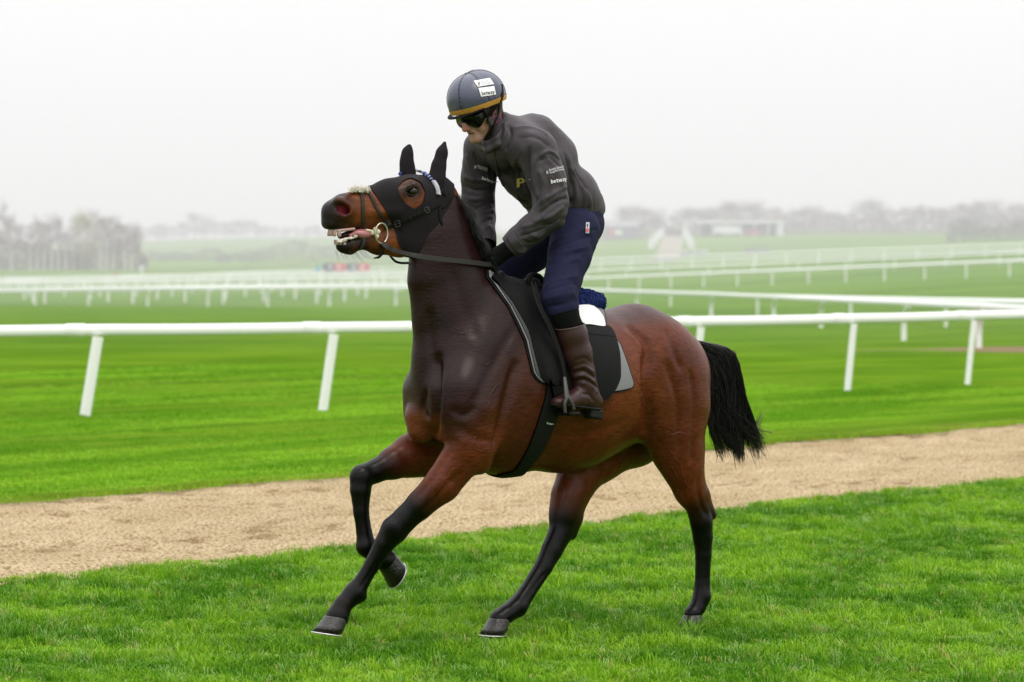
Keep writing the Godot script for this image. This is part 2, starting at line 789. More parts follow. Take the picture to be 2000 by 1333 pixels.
# the sand track runs straight past the horse: s along it, t across it (0 = its near edge)
const TRACK := Vector3(-2.69, 0, -17.47)
const ALONG := Vector3(0.629, 0, -0.777)
const ACROSS := Vector3(-0.777, 0, -0.629)
const BREADTH := 4.35

func track(s: float, t: float) -> Vector3:
	return TRACK + ALONG * s + ACROSS * t

func edge_wave(s: float, k: float) -> float:
	return 0.07 * sin(s * 1.7 + k) + 0.05 * sin(s * 4.3 + k * 2.0) + 0.03 * sin(s * 11.0 + k * 5.0)

# the mower leaves broad bands, one leaning towards us and the next away
func mown_band(t: float) -> float:
	return 1.0 + 0.1 * smoothstep(-0.35, 0.35, sin(t * TAU / 5.2)) - 0.05

func make_light() -> void:
	var cam := Camera3D.new()
	cam.name = "camera"
	var lens := CameraAttributesPhysical.new()
	lens.frustum_focal_length = 117.0
	lens.exposure_aperture = 4.3
	lens.frustum_focus_distance = 14.75
	lens.frustum_near = 0.5
	lens.frustum_far = 4000.0
	cam.attributes = lens
	add_child(cam)
	cam.transform = cam_frame
	cam.fov = rad_to_deg(2.0 * atan(666.5 / LENS))
	cam.near = 0.5
	cam.far = 4000.0
	cam.current = true
	var e := Environment.new()
	e.background_mode = Environment.BG_SKY
	e.tonemap_mode = Environment.TONE_MAPPER_LINEAR
	e.tonemap_exposure = 1.0
	var sky := Sky.new()
	var m := ProceduralSkyMaterial.new()
	m.sky_top_color = lin(0.97, 0.985, 1.0)
	m.sky_horizon_color = lin(0.293, 0.293, 0.292)
	m.sky_curve = 0.95
	m.sky_energy_multiplier = 1.0
	m.ground_bottom_color = lin(0.12, 0.14, 0.09)
	m.ground_horizon_color = lin(0.33, 0.33, 0.325)
	m.ground_curve = 0.05
	m.ground_energy_multiplier = 1.0
	m.energy_multiplier = 3.2
	m.sun_angle_max = 0.0
	sky.sky_material = m
	e.sky = sky
	e.volumetric_fog_enabled = true     # only the bank of mist that lies over the far course
	e.volumetric_fog_density = 0.0
	e.sdfgi_enabled = true
	e.ssao_enabled = true
	e.ssil_enabled = true
	var w := WorldEnvironment.new()
	w.name = "world"
	w.environment = e
	add_child(w)
	var air := FogMaterial.new()
	air.density = 0.0016
	air.albedo = Color(1, 1, 1)
	var mist := FogVolume.new()
	mist.name = "mist"
	mist.shape = RenderingServer.FOG_VOLUME_SHAPE_BOX
	mist.size = Vector3(1300, 34, 1500)
	mist.position = Vector3(0, 11, -56 - 750)
	mist.material = air
	add_child(mist)
	tag(mist, "pale mist lying over the far course and the woods", "mist")
	mist.set_meta("kind", "stuff")
	var sun := DirectionalLight3D.new()
	sun.name = "sun"
	sun.light_color = Color(1.0, 0.975, 0.94)
	sun.light_energy = 0.42
	sun.light_angular_distance = 24.0
	sun.shadow_enabled = true
	add_child(sun)
	sun.look_at_from_position(Vector3.ZERO, Vector3(-0.35, -1.0, -0.45), Vector3.UP)

func spread_list(from: float, to: float, first: float, grow: float) -> Array:
	var out := [from]
	var step := first
	while out[-1] < to:
		out.append(minf(out[-1] + step, to))
		step *= grow
	return out

# the worn strip of bare earth beyond the near rail at the right
func worn_earth(p: Vector3) -> float:
	if p.x < 7.0 or p.x > 16.0 or p.z > -58.0 or p.z < -72.0:
		return 0.0
	var d := absf(-p.z - 65.0 - 0.12 * (p.x - 8.0))
	return smoothstep(1.0, 0.55, d / (0.35 + 2.0 * smoothstep(7.4, 9.5, p.x)))

func turf_mesh(ss: Array, ts: Array, near_wave: float, far_wave: float, seed_: int, flat_below: float) -> ArrayMesh:
	var n := FastNoiseLite.new()
	n.seed = seed_
	n.frequency = 0.25
	n.fractal_octaves = 3
	var rough := FastNoiseLite.new()
	rough.seed = seed_ + 1
	rough.frequency = 0.9
	rough.fractal_octaves = 3
	var out := Surf.new()
	for t in ts:
		for s in ss:
			var tt: float = t
			if near_wave > 0.0 and t == ts[0]:
				tt += edge_wave(s, near_wave) if absf(s) < 60.0 else 0.0
			if far_wave > 0.0 and t == ts[-1]:
				tt += edge_wave(s, far_wave) if absf(s) < 60.0 else 0.0
			var p := track(s, tt)
			p.y = ground(p.x, p.z)
			var k := smoothstep(0.0, 1.2, absf(t - (ts[0] if near_wave > 0.0 else ts[-1])))
			p.y -= 0.022 * (1.0 - smoothstep(0.0, 0.4, absf(t - (ts[0] if near_wave > 0.0 else ts[-1]))))
			p.y += k * 0.016 * n.get_noise_2d(p.x, p.z) * smoothstep(-90.0, -40.0, p.z)
			# a low bank before and behind the rail
			if -p.z > 26.0 and -p.z < 75.0:
				p.y += 0.05 * n.get_noise_2d(tt * 0.9, s * 0.15) * smoothstep(26.0, 34.0, -p.z)
			out.V.append(p)
			# two greens, in the streaks that a mower and the going leave along the course
			var a := 0.5 + 0.5 * rough.get_noise_2d(tt * 1.4, s * 0.22)
			var b := 0.5 + 0.5 * n.get_noise_2d(tt * 1.1 + 50.0, s * 0.5)
			var c := Color(0.095, 0.235, 0.008).lerp(Color(0.19, 0.345, 0.02), clampf(a * 2.2 - 0.6, 0.0, 1.0)) * mown_band(tt)
			c = c.lerp(Color(0.2, 0.3, 0.025), clampf(b * 1.6 - 0.8, 0.0, 1.0) * 0.7)
			var earth := worn_earth(p)
			c = c.lerp(Color(0.36, 0.26, 0.16), earth)
			if near_wave > 0.0:
				c = c.lerp(Color(0.2, 0.22, 0.04), 0.75 * smoothstep(0.45, 0.0, t - ts[0]))
			out.C.append(c)
	var w := ss.size()
	for j in ts.size() - 1:
		for i in w - 1:
			var a := j * w + i
			out.I.append_array(PackedInt32Array([a, a + w, a + 1, a + 1, a + w, a + w + 1]))
	out.normals()
	if out.N[out.N.size() / 2].y < 0.0:
		for i in range(0, out.I.size(), 3):
			var k := out.I[i]
			out.I[i] = out.I[i + 1]
			out.I[i + 1] = k
		out.normals()
	return out.mesh()

func damp_shade_at(n: FastNoiseLite, s: float, t: float) -> float:
	return smoothstep(0.12, 0.42, n.get_noise_2d(s * 1.3 + 11.0, t * 2.3 + 70.0))

func make_ground() -> void:
	var turf := tinted(0.95, 0.06)
	var grass_grain := noise_tex(0.05, 512, 4, ramp([[0.25, Color(0.62, 0.62, 0.62)], [0.55, Color(0.9, 0.9, 0.9)], [0.8, Color(1, 1, 1)]]), 4)
	turf.albedo_texture = grass_grain
	relief(turf, noise_tex(0.06, 512, 4, null, 9), 2.2, 1.4, true)
	# one great sheet under everything, to the horizon
	var low := Surf.new()
	for p in [Vector3(-900, -3.0, 60), Vector3(900, -3.0, 60), Vector3(900, -3.0, -1900), Vector3(-900, -3.0, -1900)]:
		low.V.append(p)
		low.N.append(Vector3.UP)
		low.C.append(Color(0.06, 0.12, 0.02))
	low.I = PackedInt32Array([0, 1, 2, 0, 2, 3])
	structure("lower_ground", low.mesh(), turf)
	var ss := spread_list(-14.0, 40.0, 0.35, 1.0)
	ss = [-60.0, -40.0, -30.0, -22.0, -17.0] + ss + spread_list(41.0, 60.0, 3.0, 1.2)
	var ts := spread_list(0.0, 30.0, 0.15, 1.12)
	ts.reverse()
	var near_ts := []
	for t in ts:
		near_ts.append(-t)
	structure("near_turf", turf_mesh(ss, near_ts, 0.0, 1.0, 3, 0.0), turf)
	var far_s := [-1500.0, -1100.0, -800.0, -600.0, -440.0, -320.0, -240.0, -180.0, -135.0, -100.0, -75.0, -60.0] + spread_list(-50.0, 62.0, 0.55, 1.0) + spread_list(64.0, 1700.0, 2.5, 1.07)
	var far_t := spread_list(BREADTH, 34.0, 0.16, 1.025) + spread_list(36.0, 1500.0, 1.6, 1.06)
	structure("far_turf", turf_mesh(far_s, far_t, 3.0, 0.0, 5, 0.0), turf)
	# the churned sand
	var sand := tinted(0.95, 0.15)
	sand.albedo_texture = noise_tex(0.03, 512, 5, ramp([[0.2, Color(0.6, 0.54, 0.47)], [0.45, Color(0.9, 0.88, 0.85)], [0.75, Color(1, 1, 1)]]), 14)
	relief(sand, noise_tex(0.05, 512, 5, null, 15), 1.6, 1.9, true)
	var n := FastNoiseLite.new()
	n.seed = 21
	n.frequency = 1.7
	n.fractal_octaves = 4
	n.fractal_gain = 0.55
	var dents := FastNoiseLite.new()
	dents.seed = 22
	dents.noise_type = FastNoiseLite.TYPE_CELLULAR
	dents.frequency = 2.6
	dents.cellular_return_type = FastNoiseLite.RETURN_DISTANCE
	var out := Surf.new()
	var sx := spread_list(-9.0, 20.0, 0.036, 1.0)
	sx = [-60.0, -30.0, -16.0] + sx + [24.0, 30.0, 40.0, 60.0]
	var tx := spread_list(-0.3, BREADTH + 0.3, 0.036, 1.0)
	for t in tx:
		for s in sx:
			var p := track(s, t)
			var a := n.get_noise_2d(s * 0.7, t)
			var d := clampf(1.0 + dents.get_noise_2d(s * 0.75, t), 0.0, 1.0)
			var pit := smoothstep(0.35, 0.0, d) * smoothstep(-0.2, 0.3, n.get_noise_2d(s * 0.3 + 90.0, t * 0.3))
			p.y = -0.04 + 0.045 * a - 0.042 * pit - 0.012 * damp_shade_at(n, s, t)
			p.y = lerpf(p.y, -0.018 + 0.3 * (p.y + 0.04), smoothstep(BREADTH - 0.35, BREADTH - 0.05, t))
			out.V.append(p)
			var tone := clampf(0.55 + 0.9 * n.get_noise_2d(s * 0.35 + 40.0, t * 0.6), 0.0, 1.0)
			var damp_shade := smoothstep(0.12, 0.42, n.get_noise_2d(s * 1.3 + 11.0, t * 2.3 + 70.0)) * smoothstep(-0.35, 0.25, n.get_noise_2d(s * 0.25, t * 0.4 + 30.0))
			out.C.append(Color(0.44, 0.35, 0.215).lerp(Color(0.55, 0.45, 0.3), tone).lerp(Color(0.26, 0.185, 0.1), clampf(0.7 * pit + 0.8 * damp_shade, 0.0, 0.85)))  # shade of pits and clods painted into the sand, along with damp
	var w := sx.size()
	for j in tx.size() - 1:
		for i in w - 1:
			var a := j * w + i
			out.I.append_array(PackedInt32Array([a, a + 1, a + w, a + 1, a + w + 1, a + w]))
	out.normals()
	if out.N[out.N.size() / 2].y < 0.0:
		for i in range(0, out.I.size(), 3):
			var k := out.I[i]
			out.I[i] = out.I[i + 1]
			out.I[i + 1] = k
		out.normals()
	structure("sand_track", out.mesh(), sand)

# ---------------------------------------------------------------- grass

func tuft(blades: int, spread: float, low: float, high: float, wide: float, lean: float) -> ArrayMesh:
	var s := Surf.new()
	for b in blades:
		var a := rng.randf() * TAU
		var r := sqrt(rng.randf()) * spread
		var p := Vector3(cos(a) * r, -0.004, sin(a) * r)
		var h := rng.randf_range(low, high)
		var turn := rng.randf() * TAU
		var bend := Vector3(cos(turn), 0, sin(turn)) * (h * lean * rng.randf_range(0.15, 1.0))
		var w := Vector3(-sin(turn + rng.randf_range(-0.8, 0.8)), 0, cos(turn)) * (wide * rng.randf_range(0.6, 1.2))
		var tone := rng.randf_range(0.72, 1.18)
		var c := Color(tone * rng.randf_range(0.9, 1.15), tone, tone * rng.randf_range(0.8, 1.2))
		if rng.randf() < 0.05:
			c = Color(1.9, 1.25, 1.6)
		var m := s.V.size()
		var up := [0.0, 0.5, 0.82, 1.0]
		for k in 3:
			var f: float = up[k]
			var q: Vector3 = p + Vector3.UP * (h * (f - 0.25 * f * f * lean)) + bend * f * f
			var ww := w * (1.0 - 0.55 * f * f)
			s.V.append(q - ww)
			s.V.append(q + ww)
		s.V.append(p + Vector3.UP * (h * (1.0 - 0.3 * lean)) + bend)
		for k in 7:
			s.C.append(c)
		for k in 2:
			s.I.append_array(PackedInt32Array([m + k * 2, m + k * 2 + 1, m + k * 2 + 2, m + k * 2 + 1, m + k * 2 + 3, m + k * 2 + 2]))
		s.I.append_array(PackedInt32Array([m + 4, m + 5, m + 6]))
	s.normals()
	return s.mesh()

func scatter(called: String, mesh: Mesh, m: Material, spots: Array, label: String) -> void:
	var mm := MultiMesh.new()
	mm.transform_format = MultiMesh.TRANSFORM_3D
	mm.use_colors = true
	mm.mesh = mesh
	mm.instance_count = spots.size()
	for i in spots.size():
		mm.set_instance_transform(i, spots[i][0])
		mm.set_instance_color(i, spots[i][1])
	var o := MultiMeshInstance3D.new()
	o.name = numbered(called)
	o.multimesh = mm
	o.material_override = m
	add_child(o)
	tag(o, label, "grass")
	o.set_meta("kind", "stuff")

func make_grass() -> void:
	var m := tinted(0.6, 0.2)
	m.backlight_enabled = true
	m.backlight = Color(0.5, 0.7, 0.12)
	var patch := FastNoiseLite.new()
	patch.seed = 31
	patch.frequency = 0.9
	patch.fractal_octaves = 3
	var tall := FastNoiseLite.new()
	tall.seed = 33
	tall.frequency = 2.4
	tall.fractal_octaves = 2
	var kinds := [tuft(14, 0.032, 0.025, 0.066, 0.0021, 0.9), tuft(13, 0.038, 0.02, 0.06, 0.0022, 1.35), tuft(14, 0.03, 0.03, 0.082, 0.002, 0.8)]
	var spots := [[], [], []]
	for i in 84000:
		var s := rng.randf_range(-5.6, 11.5)
		var t := -rng.randf_range(0.0, 1.0) * 9.6
		t += edge_wave(s, 1.0) * smoothstep(-0.6, 0.0, t) + rng.randf_range(-0.02, 0.05) * smoothstep(-0.2, 0.0, t)
		var p := track(s, t)
		var d := -p.z
		if d < 12.2 or absf(p.x) > d * 0.175 + 0.2:
			continue
		var a := tall.get_noise_2d(p.x, p.z)
		var size := 0.92 + 0.95 * a + rng.randf_range(-0.15, 0.15)
		size *= lerpf(1.0, 0.8, smoothstep(-0.3, 0.0, t))
		var k := clampf(0.42 + 1.7 * patch.get_noise_2d(p.x, p.z) + 0.5 * a, 0.0, 1.0)
		var c := Color(0.08, 0.215, 0.008).lerp(Color(0.235, 0.41, 0.022), k)
		var odd := rng.randf()
		if odd < 0.13:
			c = c.lerp(Color(0.29, 0.42, 0.14), 0.75)
		elif odd < 0.16:
			c = c.lerp(Color(0.42, 0.36, 0.14), 0.8)
		c = c.lerp(Color(0.36, 0.38, 0.04), 0.65 * smoothstep(-0.25, 0.05, t) * rng.randf())
		var b := Basis(Vector3.UP, rng.randf() * TAU) * Basis(Vector3.RIGHT, rng.randf_range(-0.25, 0.25))
		spots[i % 3].append([Transform3D(b.scaled(Vector3(1, clampf(size, 0.4, 2.0), 1)), p), c])
	for k in 3:
		scatter(["turf_grass", "bent_grass", "long_grass"][k], kinds[k], m, spots[k], ["bright green blades of grass under the horse's hooves", "shorter bent blades of grass among the turf in front", "longest upright blades of grass in the near turf"][k])
	# the mown course beyond the sand
	var mown := tuft(16, 0.06, 0.012, 0.036, 0.0028, 0.7)
	var far := []
	for i in 74000:
		var s := rng.randf_range(-10.0, 26.0)
		var t := BREADTH + pow(rng.randf(), 1.35) * 19.0
		if i > 64000:
			t = BREADTH + rng.randf_range(-0.14, 0.3)
		t += edge_wave(s, 3.0) * smoothstep(BREADTH + 0.5, BREADTH, t) - rng.randf_range(-0.03, 0.05) * smoothstep(BREADTH + 0.2, BREADTH, t)
		var p := track(s, t)
		var d := -p.z
		if absf(p.x) > d * 0.165 + 0.3:
			continue
		p.y = ground(p.x, p.z)
		var k := clampf(0.45 + 1.5 * patch.get_noise_2d(t * 0.8, s * 0.12) + rng.randf_range(-0.25, 0.25), 0.0, 1.0)
		var grown := 0.85 + 1.1 * tall.get_noise_2d(t * 1.1, s * 0.35)
		var c := Color(0.135, 0.31, 0.012).lerp(Color(0.3, 0.51, 0.038), k) * mown_band(t)
		c = c.lerp(Color(0.32, 0.32, 0.05), 0.8 * smoothstep(BREADTH + 0.3, BREADTH - 0.05, t) * rng.randf())
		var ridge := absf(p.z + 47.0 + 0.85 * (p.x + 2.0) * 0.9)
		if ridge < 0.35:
			c = c.lerp(Color(0.05, 0.1, 0.01) if rng.randf() < 0.7 else Color(0.3, 0.24, 0.1), 0.7)  # shadow line of the ridge painted into the tufts, some dry brown
		far.append([Transform3D(Basis(Vector3.UP, rng.randf() * TAU).scaled(Vector3(1, clampf(grown + rng.randf_range(-0.25, 0.25), 0.4, 2.0), 1)), p), c])
	scatter("mown_grass", mown, m, far, "short mown grass between the sand track and the near rail")

# ---------------------------------------------------------------- running rails

var white_plastic: StandardMaterial3D
var post_shape: ArrayMesh
var hooked_shape: ArrayMesh
var low_post_shape: ArrayMesh

func oval(s: SurfaceTool, pts: Array, tall: float, deep: float, sides := 10) -> void:
	tube(s, pts, [deep], sides, true, Vector3.UP, tall / deep)

func make_posts() -> void:
	white_plastic = paint(lin(0.8, 0.805, 0.8), 0.45, 0.5)
	relief(white_plastic, noise_tex(0.02, 256, 4, null, 44), 0.15, 3.0)
	# a straight post: a broad flat board, a little waisted, leaning as it stands
	var s := st()
	tube(s, [Vector3(0, 0, 0), Vector3(0.0, 0.3, 0), Vector3(0, 0.86, 0)], [0.026, 0.026, 0.026], 12, true, Vector3.RIGHT, 2.35)
	post_shape = done(s)
	# a post whose head bends over to carry the rail
	s = st()
	var pts := [Vector3(-0.42, -0.2, 0), Vector3(-0.42, 0.2, 0), Vector3(-0.41, 0.42, 0), Vector3(-0.35, 0.6, 0), Vector3(-0.2, 0.73, 0), Vector3(0.02, 0.8, 0), Vector3(0.2, 0.86, 0)]
	tube(s, smooth_path(pts, 4), [0.05], 8, true, Vector3.BACK, 1.2)
	hooked_shape = done(s)
	s = st()
	tube(s, [Vector3.ZERO, Vector3(0, 0.9, 0)], [0.042], 6, true, Vector3.RIGHT, 1.7)
	low_post_shape = done(s)

# a rail along the given points of its top edge; kind 0 = leaning boards, 1 = hooked posts, 2 = plain far posts
func rail(tops: Array, posts: Array, kind: int, label: String, tall := 0.115, group := "") -> void:
	var base: Vector3 = tops[0] - Vector3(0, 0.985, 0)
	var o := thing("running_rail", label, "rail", base, group)
	var drop := Vector3(0, tall * 0.5, 0)
	var line := []
	for p in tops:
		line.append(p - drop - base)
	if kind < 2:
		# sleeved lengths, one from post to post
		for i in line.size() - 1:
			var s := st()
			var dir: Vector3 = (line[i + 1] - line[i]).normalized()
			var sag := Vector3(0, -0.006, 0)
			var mid: Vector3 = (line[i] + line[i + 1]) * 0.5 + sag
			oval(s, [line[i] - dir * 0.02, line[i] + dir * 0.1, line[i].lerp(mid, 0.6) + sag * 0.3, mid, line[i + 1].lerp(mid, 0.6) + sag * 0.3, line[i + 1] - dir * 0.1, line[i + 1] + dir * 0.02], tall * 0.5, tall * 0.3)
			put("rail_length", done(s), white_plastic, o)
			if kind == 0:
				s = st()
				oval(s, [line[i + 1] - dir * 0.34, line[i + 1] - dir * 0.13], tall * 0.5 + 0.007, tall * 0.3 + 0.007)
				put("sleeve", done(s), white_plastic, o)
	else:
		var s := st()
		oval(s, line, tall * 0.5, tall * 0.3, 6)
		put("rail_length", done(s), white_plastic, o)
	for q in posts:
		var p: Vector3 = q[0] - base
		var dir: Vector3 = q[1]
		var b := Basis(dir, Vector3.UP, dir.cross(Vector3.UP)).orthonormalized()
		if kind == 0:
			b = b * Basis(Vector3.BACK, q[2]) * Basis(Vector3.RIGHT, 0.06)
		var shape: ArrayMesh = [post_shape, hooked_shape, low_post_shape][kind]
		put("post", shape, white_plastic, o, Transform3D(b.scaled_local(Vector3(1, q[3] if q.size() > 3 else 1.0, 1)), p))

# a straight far rail between two points of its top edge, with its posts on the ground below
func far_rail(pa: Vector2, da: float, pb: Vector2, db: float, gap: float, kind: int, label: String, tall := 0.115) -> void:
	var a := at(pa.x, pa.y, da)
	var b := at(pb.x, pb.y, db)
	var n := int(ceil((b - a).length() / gap))
	var dir := (b - a) * Vector3(1, 0, 1)
	dir = dir.normalized()
	var tops := []
	var posts := []
	for i in n + 1:
		var p := a.lerp(b, float(i) / n)
		tops.append(p)
		posts.append([p - Vector3(0, 0.95, 0), dir, 0.0])
	rail(tops, posts, kind, label, tall)

func make_rails() -> void:
	make_posts()
	# the near rail: x, distance and lean of each post
	var feet := [[-13.0, 34.6, -0.14], [-10.0, 34.5, -0.15], [-7.25, 34.9, -0.15], [-4.6, 35.8, -0.155], [-2.1, 36.9, -0.13], [0.05, 38.6, -0.11], [2.2, 40.4, -0.1], [4.27, 42.3, -0.075], [6.1, 44.5, -0.085], [7.9, 46.7, -0.08], [9.6, 49.0, -0.08], [11.4, 51.2, -0.08]]
	var tops := []
	var posts := []
	for i in feet.size():
		var f: Array = feet[i]
		var g: Array = feet[mini(i + 1, feet.size() - 1)]
		var h: Array = feet[maxi(i - 1, 0)]
		var dir := Vector3(g[0] - h[0], 0, -(g[1] - h[1])).normalized()
		posts.append([Vector3(f[0], 0, -f[1]), dir, f[2]])
		tops.append(Vector3(f[0], 0.982, -f[1]) + dir * (-0.87 * sin(f[2])))
	rail(tops, posts, 0, "nearest white running rail on leaning board posts, behind the horse and the sand track", 0.125)
	# the hooked rail that comes in from the left and swings towards the camera at the right
	var hooked := [[-60, 562.0, 200.0], [70, 562.0, 196.0], [175, 561.5, 193.0], [290, 561.0, 190.0], [408, 560.5, 186.0], [525, 560.0, 182.0], [645, 559.5, 178.0], [775, 559.5, 172.0], [900, 560.0, 166.0], [1020, 561.0, 158.0], [1130, 563.0, 151.0], [1245, 566.5, 143.0], [1390, 571.0, 124.0], [1512, 576.0, 106.0], [1605, 580.0, 92.0], [1768, 586.0, 74.0], [1915, 592.0, 66.0], [2075, 600.0, 58.5]]
	var t2 := []
	var p2 := []
	for i in hooked.size():
		var a := at(hooked[i][0], hooked[i][1], hooked[i][2])
		var k := mini(i, hooked.size() - 2)
		var dir := at(hooked[k + 1][0], hooked[k + 1][1], hooked[k + 1][2]) - at(hooked[k][0], hooked[k][1], hooked[k][2])
		dir = (dir * Vector3(1, 0, 1)).normalized()
		t2.append(a)
		p2.append([a + dir * 0.3 - Vector3(0, 0.985, 0), dir, 0.0])
	rail(t2, p2, 1, "white rail on hooked posts crossing behind the horse's croup and bending forward at the right", 0.14)
	var t3 := []
	var p3 := []
	for q in [[1175, 567.0, 172.0], [1310, 570.5, 150.0], [1480, 575.0, 126.0], [1662, 579.0, 105.0], [1848, 582.0, 92.0], [2040, 585.0, 80.0]]:
		t3.append(at(q[0], q[1], q[2]))
	for i in t3.size():
		var k := mini(i, t3.size() - 2)
		var dir: Vector3 = ((t3[k + 1] - t3[k]) * Vector3(1, 0, 1)).normalized()
		p3.append([t3[i] - Vector3(0, 0.985, 0), dir, 0.0])
	rail(t3, p3, 2, "white rail on plain posts just behind the hooked rail at the right", 0.16)
	# the right: three more courses
	far_rail(Vector2(1020, 547), 236, Vector2(2060, 504), 183, 4.15, 2, "long white rail sloping up to the right across the middle of the far course", 0.17)
	far_rail(Vector2(1000, 534), 300, Vector2(2060, 489), 240, 6.0, 2, "thin white rail above the long sloping rail at the right", 0.16)
	far_rail(Vector2(1000, 520), 330, Vector2(2060, 483), 300, 3.4, 2, "lower one of the two white rails close together below the green slope", 0.2)
	far_rail(Vector2(1000, 511), 350, Vector2(2060, 473), 320, 3.6, 2, "upper one of the two white rails close together below the green slope", 0.2)
	# the left: the many rails of the bend, one behind another
	var names := ["white rail low in the crowd of rails at the far left", "second white rail up in the crowd of rails at the left", "white rail in the middle of the crowd of rails at the left", "white rail above the middle of the crowd of rails at the left", "white rail near the top of the crowd of rails at the left", "topmost white rail in the crowd of rails below the birches", "white rail rising to the horse's jaw in front of the hedge", "white rail nearest behind the hooked rail at the left", "white rail in the upper half of the crowd of rails at the left", "pale rail just below the topmost one at the left"]
	var rows := [[570, 215, 556, 198], [566, 226, 551, 210], [564, 240, 548, 225], [556, 262, 540, 245], [550, 285, 531, 268], [543, 310, 524, 295], [552, 330, 512, 315], [568, 208, 558, 190], [553, 273, 536, 256], [547, 297, 527, 280]]
	for i in rows.size():
		var r: Array = rows[i]
		far_rail(Vector2(-80, r[0]), r[1], Vector2(1000, r[2]), r[3], [6.2, 5.5, 2.9, 3.1, 2.8, 3.0, 2.6, 6.6, 2.9, 2.6][i], 2, names[i], [0.12, 0.12, 0.12, 0.12, 0.12, 0.13, 0.13, 0.12, 0.12, 0.12][i])

# ---------------------------------------------------------------- trees

# a bare winter tree: trunk and limbs, and a crown of many fine twigs and buds
func tree_meshes(tall: float, broad: float, seed_: int, limbs: int, low: float, twigs: int) -> Array:
	var r := RandomNumberGenerator.new()
	r.seed = seed_
	var s := st()
	var lean := Vector3(r.randf_range(-0.04, 0.04), 0, r.randf_range(-0.04, 0.04)) * tall
	tube(s, [Vector3(0, -0.6, 0), Vector3(0, tall * 0.3, 0) + lean * 0.2, Vector3(0, tall * 0.65, 0) + lean * 0.6, Vector3(0, tall * 0.97, 0) + lean], [tall * 0.023, tall * 0.017, tall * 0.009, tall * 0.002], 6)
	var ends := []
	for i in limbs:
		var h := r.randf_range(low, 0.92)
		var a := r.randf() * TAU
		var p := Vector3(0, tall * h, 0) + lean * h
		var out := Vector3(cos(a), 0, sin(a)) * broad * (1.05 - 0.55 * absf(h - 0.55) * 2.0) * r.randf_range(0.6, 1.1)
		var q := p + out * 0.5 + Vector3(0, tall * 0.07, 0)
		var e := p + out + Vector3(0, tall * r.randf_range(0.08, 0.2), 0)
		tube(s, [p, q, e], [tall * 0.006, tall * 0.004, tall * 0.0012], 4, false)
		ends.append([p, q, e])
	var wood := done(s)
	var c := Surf.new()
	for i in twigs:
		var l: Array = ends[r.randi() % ends.size()]
		var f := r.randf_range(0.25, 1.0)
		var p: Vector3 = (l[0] as Vector3).lerp(l[1], f * 2.0) if f < 0.5 else (l[1] as Vector3).lerp(l[2], f * 2.0 - 1.0)
		p += Vector3(r.randfn(), r.randfn(), r.randfn()) * broad * 0.16
		var dir := Vector3(r.randfn() * 0.8, r.randf_range(0.1, 1.4), r.randfn() * 0.8).normalized() * tall * r.randf_range(0.03, 0.08)
		var w := dir.cross(Vector3(r.randfn(), r.randfn(), r.randfn())).normalized() * tall * 0.0035
		var m := c.V.size()
		c.V.append_array(PackedVector3Array([p - w, p + w, p + dir]))
		var tone := r.randf_range(0.7, 1.3)
		for k in 3:
			c.C.append(Color(tone, tone, tone))
		c.I.append_array(PackedInt32Array([m, m + 1, m + 2]))
	c.normals()
	return [wood, c.mesh()]

func plant_tree(called: String, shapes: Array, bark: Material, twig: Material, where: Vector3, size: Vector3, label: String, group: String) -> void:
	var o := thing(called, label, "tree", where, group)
	o.basis = Basis(Vector3.UP, rng.randf() * TAU).scaled(size)
	put("trunk", shapes[0], bark, o)
	put("crown", shapes[1], twig, o)

func hedge(called: String, a: Vector3, b: Vector3, tall: float, deep: float, m: Material, count: int, label: String, category := "hedge") -> void:
	var c := Surf.new()
	var n := FastNoiseLite.new()
	n.seed = count
	n.frequency = 0.09
	var dir := b - a
	var across := dir.cross(Vector3.UP).normalized()
	for i in count:
		var f := rng.randf()
		var p := a.lerp(b, f)
		var h := tall * (0.75 + 0.7 * n.get_noise_1d(f * dir.length()))
		h *= smoothstep(0.0, 0.06, f) * smoothstep(1.0, 0.94, f) * 0.6 + 0.4
		var v := rng.randf()
		p += across * rng.randf_range(-1, 1) * deep * sqrt(1.0 - v * v * 0.8) + Vector3(0, v * h, 0)
		var x := Vector3(rng.randfn(), rng.randfn(), rng.randfn()).normalized() * tall * rng.randf_range(0.05, 0.13)
		var y := x.cross(Vector3(rng.randfn(), rng.randfn(), rng.randfn())).normalized() * tall * rng.randf_range(0.03, 0.09)
		var k := c.V.size()
		c.V.append_array(PackedVector3Array([p - x, p + y, p + x]))
		var tone := rng.randf_range(0.7, 1.3)
		for q in 3:
			c.C.append(Color(tone, tone, tone))
		c.I.append_array(PackedInt32Array([k, k + 1, k + 2]))
	c.normals()
	var o := put(called, c.mesh(a), m, null, Transform3D(Basis(), a))
	tag(o, label, category)

